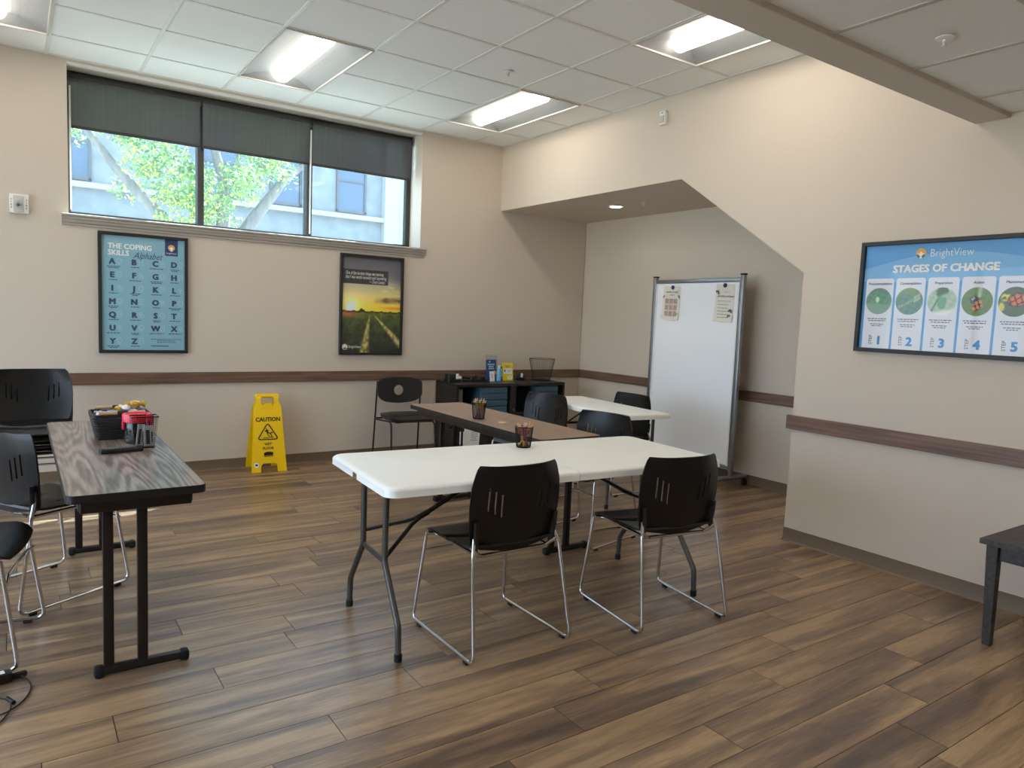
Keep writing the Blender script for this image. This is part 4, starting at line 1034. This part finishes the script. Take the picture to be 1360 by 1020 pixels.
b.build('woven_wall', M['wicker'], t, 60)
b = MB(); b.tube([(x, y, .122) for x, y in rrect(.25, .22, .015, 3)], .006, 6, closed=True); b.build('rim', M['wicker'], t)
M['pale_wood'] = noisy('pale_wood', [(.3, (190, 152, 108)), (.7, (214, 178, 132))], scale=(2, 30, 30), rough=.5)
for y in (-.112, .112):
    b = MB(); b.tube([(-.10, y, .135), (.10, y, .135)], .0095, 10); h_ = b.build('handle', M['pale_wood'], t)
    b = MB(); b.tube([(-.022, y, .135), (.022, y, .135)], .0115, 10); b.build('strap', M['black'], h_)
cc = {'gold': (222, 178, 70), 'blue': (110, 160, 210), 'white': (228, 224, 222), 'navy': (50, 52, 110), 'silver': (196, 190, 196), 'red': (196, 60, 70), 'violet': (96, 70, 140)}
for k, v in cc.items(): M['wr_'+k] = mat('wrapper_'+k, v, .28, .15)
def candy(kind, label, loc, rz, tx, s=1.0):
    t = thing('wrapped_candy', label, 'candy', loc, rz, 'candies in the black basket'); t.rotation_euler.x = tx
    r = random.Random(hash((kind, loc[0])) % 1000 if False else int(abs(loc[0]*1e4)))
    b = MB(); b.lathe([(.001, -.016*s), (.012*s, -.013*s), (.0165*s, 0), (.012*s, .013*s), (.001, .016*s)], 10)
    for v in b.bm.verts: v.co = Vector((v.co.z*1.25+r.uniform(-1, 1)*.0015, v.co.x+r.uniform(-1, 1)*.002, v.co.y+r.uniform(-1, 1)*.002))
    b.build('candy_body', M['wr_'+kind], t, 20)
    for sg in (-1, 1):
        b = MB(); n_ = 8; c_ = b.bm.verts.new((sg*.018*s, 0, 0)); rim = [b.bm.verts.new((sg*(.033+.004*(k % 2))*s, .015*s*math.cos(2*PI*k/n_)*(1+.25*(k % 2)), .012*s*math.sin(2*PI*k/n_))) for k in range(n_)]
        for k in range(n_): b.bm.faces.new((c_, rim[k], rim[(k+1) % n_]))
        b.build('twist_end', M['wr_'+kind], t, None)
bx, by = -3.822, -2.42
for kind, lb, x, y, z, rz, tx, s in (('gold', 'large gold wrapped candy on top of the basket heap, toward the window', .075, .06, .165, .4, .5, 1.35), ('gold', 'gold wrapped candy behind the basket handle', .0, .07, .140, 1.2, .2, 1.1),
        ('blue', 'light blue wrapped candy in the middle of the basket', -.035, -.02, .132, .1, .3, 1.25), ('white', 'white wrapped candy at the left end of the basket', -.09, -.055, .128, .8, .1, 1.1), ('white', 'white wrapped candy beside the large gold one', .035, .045, .150, 2.2, .4, 1.1),
        ('white', 'white wrapped candy under the large gold one', .062, .015, .132, .5, .2, 1.0), ('navy', 'dark blue wrapped candy at the far rim of the basket', -.06, .06, .130, .3, .2, 1.2), ('navy', 'dark blue wrapped candy in front of the white one', .02, -.0, .128, .1, .2, 1.2),
        ('silver', 'silver wrapped candy at the left rim of the basket', -.085, .02, .128, 1.9, .2, 1.0), ('silver', 'silver wrapped candy at the front of the basket', .0, -.06, .126, .2, .3, 1.2), ('red', 'red wrapped candy at the top of the heap', .045, .085, .140, .9, .1, .9),
        ('violet', 'violet wrapped candy at the right of the heap', .095, .0, .138, 1.4, .3, 1.1), ('silver', 'pale silver candy at the right rim of the basket', .1, .05, .134, .4, .4, .9)):
    candy(kind, lb, (bx+x, by+y, TZ+z-.012), rz, tx, s)
M['clear'] = glass('clear_plastic', (.88, .9, .9), 1.5, .03)
M['pinkred'] = mat('lid_red', (226, 44, 66), .35)
t = thing('plastic_jar', 'clear plastic jar with a bright red screw lid on the walnut table', 'jar', (-3.772, -2.63, TZ))
MB().lathe([(.001, .002), (.050, .002), (.054, .01), (.058, .10), (.052, .112), (.050, .112), (.055, .099), (.051, .012), (.001, .006)], 32).build('body', M['clear'], t)
b = MB(); b.lathe([(.060, .104), (.0625, .106), (.0635, .138), (.061, .143), (.052, .143), (.046, .136), (.001, .136)], 40)
b.build('lid', M['pinkred'], t)
b = MB(); b.box((-.0605, -.02, .090), (.010, .022, .038), bevel=.004); b.build('lid_tab', M['pinkred'], t)
t = thing('packet_bin', 'square black mesh bin of grey packets on the walnut table', 'bin', (-3.757, -2.755, TZ))
def sq(f): return (.082+.030*f, .062+.022*f)
b = MB(); rows = 16
R_ = []
for k in range(rows+1):
    wx, wy = sq(k/rows); o = []
    for (xa, ya), (xb, yb) in zip(((-1, -1), (1, -1), (1, 1), (-1, 1)), ((1, -1), (1, 1), (-1, 1), (-1, -1))):
        for q_ in range(12): s_ = q_/12; o.append(b.bm.verts.new(((xa+(xb-xa)*s_)*wx/2, (ya+(yb-ya)*s_)*wy/2, .003+.142*k/rows)))
    R_.append(o)
for A_, B_ in zip(R_, R_[1:]):
    for k in range(48): b.bm.faces.new((A_[k], A_[(k+1) % 48], B_[(k+1) % 48], B_[k]))
bmesh.ops.wireframe(b.bm, faces=b.bm.faces[:], thickness=.0015, use_boundary=True, use_even_offset=False, use_replace=True); b.build('mesh_wall', M['mesh'], t, None)
b = MB(); b.box((0, 0, .002), (.083, .063, .004)); b.build('base', M['mesh'], t, None)
b = MB(); wx, wy = sq(1); b.tube([(-wx/2, -wy/2, .146), (wx/2, -wy/2, .146), (wx/2, wy/2, .146), (-wx/2, wy/2, .146)], .003, 6, closed=True); b.build('rim', M['mesh'], t)
M['packgrey'] = mat('packet_grey', (172, 172, 168), .5); M['packdark'] = mat('packet_dark', (52, 44, 46), .5); M['packred'] = mat('packet_red', (206, 40, 52), .4); M['packblue'] = mat('packet_blue', (52, 66, 150), .4)
for k, (dx, dy, w_, h_, lb, m1, m2, tl) in enumerate(((-.024, -.020, .030, .105, 'grey packet with a dark band at the left front of the mesh bin', 'packgrey', 'packdark', .10), (.017, -.022, .042, .098, 'wide grey packet with dark print at the right front of the mesh bin', 'packgrey', 'packdark', -.02),
                      (.02, .006, .030, .142, 'blue packet standing at the back of the mesh bin', 'packblue', 'packdark', .05), (.03, -.004, .024, .150, 'red packet sticking out of the mesh bin', 'packred', 'packdark', -.06))):
    o = thing('packet', lb, 'packet', (-3.757+dx, -2.755+dy, TZ+.006), 0, 'packets in the mesh bin'); o.rotation_euler.y = tl
    b = MB(); b.box((0, 0, h_/2), (w_, .010, h_), bevel=.002, seg=1); b.build('wrapper', M[m1], o, None)
    b = MB(); b.rect(-w_*.28, h_*.12, w_*.10, h_*.8, -.0056); b.rect(w_*.26, h_*.2, w_*.38, h_*.7, -.0056); b.build('print_band', M[m2], o, None)
t = thing('remote_control', 'black remote control lying on the walnut table', 'remote', (-3.862, -2.850, TZ), .14)
b = MB(); b.box((0, 0, .011), (.175, .044, .022), bevel=.007, seg=3); b.build('case', M['black'], t)
b = MB()
for i in range(9):
    for j in range(3): b.box((-.062+.0145*i, -.012+.012*j, .0225), (.008, .007, .003), bevel=.001, seg=1)
b.build('buttons', mat('button_grey', (120, 120, 124), .5), t, None)

# ------------------------------------------------------------------ black cabinet and what stands on it
cx0, cx1, cy0, cy1, cz = -.72, .62, -.445, -.02, .745
t = thing('cabinet', 'low black cabinet against the window wall', 'cabinet', ((cx0+cx1)/2, (cy0+cy1)/2, 0))
W_, D_ = cx1-cx0, cy1-cy0; P_ = M['cab'] = mat('cabinet_black', (30, 28, 27), .32)
b = MB(); b.box((0, 0, cz-.015), (W_, D_, .03), bevel=.003); b.build('top', P_, t, None)
for s in (-1, 1):
    b = MB(); b.box((s*(W_/2-.012), 0, (cz-.03)/2), (.024, D_-.004, cz-.03)); b.build('side_panel', P_, t, None)
b = MB(); b.box((.0, 0, (cz-.03)/2), (.07, D_-.006, cz-.03)); b.build('divider', P_, t, None)
b = MB(); b.box((0, D_/2-.01, (cz-.03)/2), (W_-.05, .012, cz-.03)); b.build('back_panel', P_, t, None)
b = MB(); b.box((0, 0, .035), (W_-.05, D_-.03, .07)); b.build('plinth', P_, t, None)
for s in (-1, 1):
    b = MB(); b.box((s*.335, 0, .432), (.60, D_-.03, .018)); b.build('shelf', P_, t, None)
xc = (cx0+cx1)/2
for xa, xb, hx in ((-.645, -.615, None), (-.612, -.335, -.585), (-.332, -.04, -.06), (.04, .335, .31), (.338, .645, .365)):
    b = MB(); b.box(((xa+xb)/2, -D_/2+.01, .255), (xb-xa-.004, .018, .35), bevel=.002, seg=1); d = b.build('door', P_, t, None)
    b = MB(); hx = xa+.02 if hx is None else hx
    b.box((hx, -D_/2-.014, .215), (.011, .010, .13), bevel=.003); b.build('handle', M['whiteprint'] if hx < -.5 else P_, d, None)
b = MB(); b.lathe([(.012, -.004), (.012, .012), (.001, .014)], 12)
for v in b.bm.verts: v.co = Vector((v.co.x, -D_/2+.002-v.co.z, v.co.y+.475))
b.build('lock', mat('brass', (190, 140, 50), .3, 1), t)
M['bluegrey'] = mat('blue_grey_plastic', (66, 94, 112), .45); M['greyboard'] = mat('grey_board', (112, 112, 108), .6)
def drawer_unit(label, x0, x1):
    t = thing('drawer_box', label, 'storage box', (xc+(x0+x1)/2, (cy0+cy1)/2-.02, .442), group='blue drawer boxes in the black cabinet'); w_ = x1-x0
    b = MB(); b.box((0, .01, .135), (w_, .34, .268), bevel=.004); b.build('case', M['bluegrey'], t, None)
    for k in range(4):
        b = MB(); b.box((0, -.165, .037+.0655*k), (w_-.014, .02, .058), bevel=.006); d = b.build('drawer', M['bluegrey'], t, None)
        b = MB(); b.box((0, -.178, .048+.0655*k), (w_*.4, .008, .010), bevel=.003); b.build('pull', M['bluegrey'], d, None)
drawer_unit('blue grey drawer box in the left bay of the black cabinet', -.385, -.055); drawer_unit('blue grey drawer box in the right bay of the black cabinet', .31, .60)
t = thing('binder', 'grey binder standing at the left end of the black cabinet', 'binder', (-.665, -.27, .442)); b = MB(); b.box((0, 0, .13), (.085, .25, .25), bevel=.004); b.build('cover', M['greyboard'], t, None)
t = thing('paper_notice', 'white printed notice taped to the black cabinet door under the brown table', 'notice', (-.535, -.4475, .235), 0); t.rotation_euler.y = .06
b = MB(); b.box((0, 0, 0), (.185, .0012, .235)); b.build('sheet', M['whiteprint'], t, None)
b = MB(); words(b, .03, .07, .09, -.0015, .006, 7, 5, .02); b.build('printing', M['greyboard'], t, None)

CZ = cz+.0005
t = thing('label_maker', 'black label maker with a white tape door on the left end of the cabinet', 'label maker', (-.635, -.20, CZ))
b = MB(); b.plate(rrect(.15, .12, .02), 0, .03); b.box((-.01, .01, .05), (.11, .09, .075), bevel=.018, seg=3); b.build('case', M['black'], t)
b = MB(); b.box((.03, -.045, .06), (.03, .012, .055), bevel=.004); b.build('tape_door', M['whiteprint'], t)
b = MB(); b.lathe([(.001, 0), (.016, .004), (.022, .02), (.016, .036), (.001, .04)], 16, (.072, -.02, .022)); b.build('white_dial', M['whiteprint'], t)
for x, lb, k in ((-.45, 'small black stapler next to the label maker on the cabinet', 0), (-.345, 'small black tape dispenser in the middle row on the cabinet', 1), (-.265, 'small black hole punch nearest the brochures on the cabinet', 2)):
    t = thing(('stapler', 'tape_dispenser', 'hole_punch')[k], lb, 'office tool', (x, -.17, CZ), (.3, .1, -.2)[k])
    b = MB()
    if k == 0: b.box((0, 0, .006), (.12, .034, .012), bevel=.004); b.box((.0, 0, .034), (.11, .028, .024), bevel=.008, rot=Matrix.Rotation(.16, 3, 'Y'))
    elif k == 1: b.plate(rrect(.085, .045, .012), 0, .018); b.tube([(-.01, -.014, .036), (-.01, .014, .036)], .024, 18)
    else: b.plate(rrect(.08, .05, .014), 0, .016); b.box((0, .005, .036), (.066, .032, .03), bevel=.01)
    b.build('body', M['black'], t)
    b = MB(); b.box((.036, -.024, .026), (.014, .008, .012), bevel=.003); b.build('tip', M['silver'], t)
def leaf_thing(name, label, cat, x, y, w_, h_, th, mt, tilt=-.16, rz=0):
    t = thing(name, label, cat, (x, y, CZ), rz); t.rotation_euler.x = tilt
    b = MB(); b.box((0, 0, h_/2), (w_, th, h_), bevel=.0008, seg=1); b.build('cover', mt, t, None); return t, -th/2-.0006
t, y = leaf_thing('acrylic_holder', 'clear acrylic leaflet holder at the back of the brochures on the cabinet', 'holder', -.105, -.115, .145, .270, .003, M['clear'], -.10)
b = MB(); b.box((0, -.03, .003), (.145, .07, .004)); b.build('foot', M['clear'], t, None)
M['bk_blue'] = mat('booklet_blue', (38, 74, 130), .4); M['bk_light'] = mat('booklet_light_blue', (110, 176, 218), .35); M['bk_dark'] = mat('booklet_dark_blue', (44, 62, 92), .4); M['bk_yellow'] = mat('flyer_yellow', (236, 214, 30), .45)
t, y = leaf_thing('booklet', 'dark blue booklet with white lettering on the cabinet', 'booklet', -.135, -.150, .125, .222, .006, M['bk_blue'], -.10)
b = MB(); b.disc(-.02, .20, .008, y, 12); words(b, 0, .165, .09, y, .014, 3, 8, .022); b.build('lettering', M['pale'], t, None)
b = MB(); b.disc(.04, .085, .022, y, 14); b.build('picture', M['orange'], t, None)
t, y = leaf_thing('card', 'small white card leaning at the left of the brochures on the cabinet', 'card', -.165, -.215, .066, .105, .001, M['whiteprint'], -.14, .12)
b = MB(); words(b, 0, .07, .035, y, .004, 4, 18, .012); b.build('printing', M['greyboard'], t, None)
t = thing('pump_bottle', 'light blue bottle with a pale cap among the brochures on the cabinet', 'bottle', (-.078, -.205, CZ))
MB().lathe([(.001, 0), (.027, .001), (.029, .01), (.029, .105), (.022, .122), (.013, .128)], 20, sy=.75).build('body', M['bk_light'], t)
MB().lathe([(.016, .126), (.016, .158), (.013, .163), (.001, .163)], 16).build('cap', M['pale'], t)
t, y = leaf_thing('booklet', 'narrow dark blue booklet beside the light blue bottle on the cabinet', 'booklet', -.030, -.17, .052, .150, .006, M['bk_dark'], -.10)
b = MB()
for i in range(2):
    for j in range(2): b.rect(-.016+.02*i, .045+.05*j, -.004+.02*i, .08+.05*j, y)
b.build('pictures', M['pale'], t, None)
t, y = leaf_thing('flyer', 'yellow and white flyer standing right of the brochures on the cabinet', 'flyer', .058, -.17, .135, .190, .010, M['bk_yellow'], -.10)
b = MB(); b.rect(-.055, .072, .055, .128, y); b.rect(.0, .012, .055, .05, y); b.build('white_panel', M['whiteprint'], t, None)
b = MB(); b.rect(-.045, .092, -.03, .12, y-.0004); words(b, .018, .11, .06, y-.0004, .003, 3, 2, .009); words(b, .0, .155, .07, y-.0004, .006, 2, 4, .011); words(b, .028, .038, .04, y-.0004, .003, 2, 6, .01); b.build('printing', M['navy'], t, None)
t = thing('desk_bell', 'small dark tape roll stand with a white centre right of the flyer', 'tape dispenser', (.225, -.17, CZ)); t.name = 'tape_stand'
b = MB(); b.plate(rrect(.085, .05, .012), 0, .02); b.box((0, .01, .045), (.06, .03, .06), bevel=.012, seg=3); b.build('body', M['black'], t)
b = MB(); b.box((.006, -.012, .055), (.026, .012, .045), bevel=.005); b.build('white_centre', M['whiteprint'], t)
t = thing('wire_bin', 'round dark wire mesh bin at the right end of the cabinet', 'bin', (.49, -.19, CZ)); wire_cup(t, .095, .140, .235, 44, 18, .0016)

# ------------------------------------------------------------------ wall devices
t = thing('fire_strobe', 'white fire strobe with red lettering on the window wall', 'alarm', (-4.208, 0, 2.088))
b = MB(); b.box((0, -.02, 0), (.118, .04, .137), bevel=.006); b.build('case', M['white_paint'], t)
b = MB(); b.box((-.004, -.045, -.002), (.062, .014, .118), bevel=.006); b.build('raised_panel', M['tee'], t)
b = MB(); b.lathe([(.026, 0), (.026, .012), (.016, .028), (.001, .032)], 8)
for v in b.bm.verts: v.co = Vector((v.co.x-.004, -.05-v.co.z, v.co.y-.006))
b.build('lens', M['clear'], t, None)
b = MB(); b.lathe([(.012, 0), (.012, .01), (.001, .012)], 8)
for v in b.bm.verts: v.co = Vector((v.co.x-.004, -.053-v.co.z, v.co.y-.006))
b.build('lamp', M['silver'], t)
b = MB()
for k, ch in enumerate('FIRE'):
    b.text(ch, .017, (.045, -.041, .022-.019*k), 'CENTER', bold=.02); b.text(ch, .017, (-.047, -.041, .022-.019*k), 'CENTER', bold=.02)
b.build('lettering', mat('alarm_grey_red', (120, 70, 66), .6), t, None)
t = thing('motion_sensor', 'small white motion sensor high on the right wall', 'sensor', (0, -2.302, 3.025), -PI/2)
b = MB(); b.box((0, -.018, 0), (.062, .036, .105), bevel=.008); b.build('case', M['white_paint'], t)
b = MB(); b.box((0, -.038, -.012), (.044, .010, .056), bevel=.005); b.build('lens', M['tee'], t)
b = MB(); b.box((0, -.037, .036), (.016, .004, .006)); b.build('indicator', M['greyboard'], t, None)

# ------------------------------------------------------------------ power adapter and cord
t = thing('power_adapter', 'black power adapter with a looping cord on the floor', 'adapter', (-4.315, -3.345, .001), .2)
b = MB(); b.box((0, 0, .018), (.075, .048, .034), bevel=.005); b.build('case', M['black'], t)
b = MB(); b.box((.0, 0, .0355), (.03, .026, .001)); b.build('label', M['whiteprint'], t, None)
b = MB(); b.box((.062, -.004, .012), (.045, .022, .018), bevel=.005); b.tube([(.035, -.002, .012), (.045, -.003, .012)], .006, 8); b.build('plug', M['rubber'], t)
pts = [(-4.25, -3.345, .012), (-4.227, -3.387, .004), (-4.221, -3.454, .004), (-4.238, -3.522, .004), (-4.268, -3.575, .005), (-4.31, -3.605, .004), (-4.36, -3.60, .004), (-4.38, -3.53, .004), (-4.33, -3.478, .005), (-4.29, -3.515, .009), (-4.28, -3.56, .010), (-4.288, -3.61, .006), (-4.33, -3.69, .004), (-4.42, -3.78, .004)]
Mi = t.matrix_basis.inverted(); P = [Mi @ Vector(p) for p in pts]
sm = []
for i in range(len(P)-1):
    p0, p1, p2, p3 = P[max(i-1, 0)], P[i], P[i+1], P[min(i+2, len(P)-1)]
    for k in range(6):
        s = k/6; sm.append(.5*((2*p1)+(p2-p0)*s+(2*p0-5*p1+4*p2-p3)*s*s+(3*p1-p0-3*p2+p3)*s**3))
b = MB(); b.tube(sm, .0028, 6); b.build('cord', M['rubber'], t)
b = MB(); b.tube([Mi @ Vector((-4.292, -3.50, .008)), Mi @ Vector((-4.272, -3.545, .008))], .0075, 8); b.build('cord_tie', M['rubber'], t)

# ------------------------------------------------------------------ outdoors beyond the window
b = MB(); b.box((0, 9, .9), (60, 17.2, .1)); b.box((-22, -8, -.1), (30.5, 16, .1)); struct(b.build('ground', noisy('outdoor_ground', [(.3, (176, 172, 162)), (.7, (200, 196, 186))], nscale=.6, rough=.9), smooth=None), 'ground outside the window wall', 'ground')
M['stucco'] = noisy('stucco', [(.35, (104, 106, 106)), (.65, (122, 123, 121))], nscale=3, detail=10, rough=.9, bump=.3)
M['stone'] = mat('pale_stone', (150, 149, 143), .85); M['dwin'] = mat('dark_window_glass', (58, 74, 92), .12)
t = thing('building', 'grey stucco building with pale ledge seen through the window', 'building', (0, 12, 0)); t['kind'] = 'thing'
b = MB(); b.box((2, 1.5, 4.5), (30, 3, 8)); b.build('wall', M['stucco'], t, None)
b = MB(); b.box((2, -.08, 3.885), (30, .2, .12), bevel=.01); b.build('ledge', M['stone'], t, None)
for x in (4.33, -4.6):
    b = MB(); b.box((x, -.1, 4.2), (.66, .24, 6.5), bevel=.01); b.build('pilaster', M['stone'], t, None)
for x0, x1 in ((-3.75, -2.86), (-.6, .25), (1.02, 1.76), (2.73, 3.5), (5.4, 6.2), (-6.4, -5.5)):
    b = MB()
    for c, d in ((((x0+x1)/2, -.02, 4.02), (x1-x0+.06, .08, .06)), (((x0+x1)/2, -.02, 5.6), (x1-x0+.06, .08, .06)), ((x0, -.02, 4.8), (.06, .08, 1.6)), ((x1, -.02, 4.8), (.06, .08, 1.6)), (((x0+x1)/2, -.02, 4.8), (x1-x0, .06, .05))): b.box(c, d)
    f_ = b.build('window', M['alu'], t, None)
    b = MB(); b.box(((x0+x1)/2, -.012, 4.8), (x1-x0, .02, 1.56)); b.build('window_pane', M['dwin'], f_, None)
t = thing('tree', 'leafy tree with forking trunks just outside the window', 'tree', (-1.75, 5, .9))
O = Vector((-1.75, 5, .9)); W3 = lambda *p: Vector(p)-O
M['bark'] = noisy('bark', [(.3, (84, 80, 78)), (.7, (124, 116, 108))], scale=(6, 6, 1), nscale=3, rough=.9, bump=.4)
limbs = [[(-1.75, 5, .9), (-1.80, 5, 1.9), (-2.05, 5, 2.25), (-2.52, 5.05, 2.67), (-2.74, 5.1, 2.9), (-3.11, 5.1, 3.31), (-3.39, 5.15, 3.7), (-3.75, 5.2, 4.4)],
         [(-1.75, 5, .9), (-1.74, 5, 1.9), (-1.66, 5.05, 2.6), (-1.62, 5.1, 3.2), (-1.74, 5.15, 3.65), (-1.85, 5.2, 4.3), (-1.8, 5.2, 5.1)],
         [(-1.75, 5, .9), (-1.70, 5, 1.9), (-1.45, 5, 2.4), (-1.19, 4.95, 2.81), (-.95, 4.95, 3.15), (-.76, 4.9, 3.43), (-.5, 4.9, 3.65), (.1, 4.9, 4.2)]]
for k, l in enumerate(limbs):
    b = MB(); b.tube([W3(*p) for p in l], .13, 10, r1=.035); b.build('trunk' if k == 1 else 'branch', M['bark'], t, 60)
rb = random.Random(21)
clusters = []
def cl(x0, x1, z0, z1, n, y0=4.3, y1=5.6, r=(.16, .30)):
    for _ in range(n): clusters.append((rb.uniform(x0, x1), rb.uniform(y0, y1), rb.uniform(z0, z1), rb.uniform(*r)))
cl(-3.0, -2.1, 2.9, 4.2, 26); cl(-2.55, -1.7, 2.5, 3.4, 13); cl(-1.9, -1.2, 2.6, 3.4, 10); cl(-1.35, -.75, 3.0, 4.3, 14); cl(-3.7, -2.9, 3.75, 4.5, 10); cl(-.8, .2, 3.75, 4.8, 9); cl(-2.8, -.6, 4.0, 5.6, 30)
vs, fs, mi_ = [], [], []
for x, y, z, r in clusters:
    # twig-ends carry bunches of small leaves
    for _ in range(int(150*r/.25)):
        d = Vector((rb.gauss(0, 1), rb.gauss(0, 1), rb.gauss(0, .8))).normalized()*r*rb.random()**.5
        c = Vector((x, y, z))+d-O; s = rb.uniform(.018, .034); a = Vector((rb.gauss(0, 1), rb.gauss(0, 1), rb.gauss(0, 1))).normalized(); e = a.orthogonal().normalized()
        i = len(vs); vs += [c-a*s*1.3, c+e*s*.8, c+a*s*1.3, c-e*s*.8]; fs.append((i, i+1, i+2, i+3)); mi_.append(rb.choice((0, 0, 1, 2)))
me = bpy.data.meshes.new('foliage'); me.from_pydata(vs, [], fs)
def leafmat(name, c):
    m = bpy.data.materials.new(name); m.use_nodes = True; nt = m.node_tree; p = nt.nodes['Principled BSDF']; p.inputs['Base Color'].default_value = lin(*c); p.inputs['Roughness'].default_value = .5
    tl = nt.nodes.new('ShaderNodeBsdfTranslucent'); tl.inputs[0].default_value = lin(min(255, c[0]*1.35), min(255, c[1]*1.25), c[2]); mx = nt.nodes.new('ShaderNodeMixShader'); mx.inputs[0].default_value = .5
    nt.links.new(p.outputs[0], mx.inputs[1]); nt.links.new(tl.outputs[0], mx.inputs[2]); nt.links.new(mx.outputs[0], nt.nodes['Material Output'].inputs[0]); return m
for n_, c_ in (('leaf_green', (104, 140, 76)), ('leaf_dark_green', (70, 112, 76)), ('leaf_yellow_green', (164, 172, 72))): me.materials.append(leafmat(n_, c_))
me.polygons.foreach_set('material_index', mi_)
o = put('foliage', me, t); o['kind'] = 'stuff'
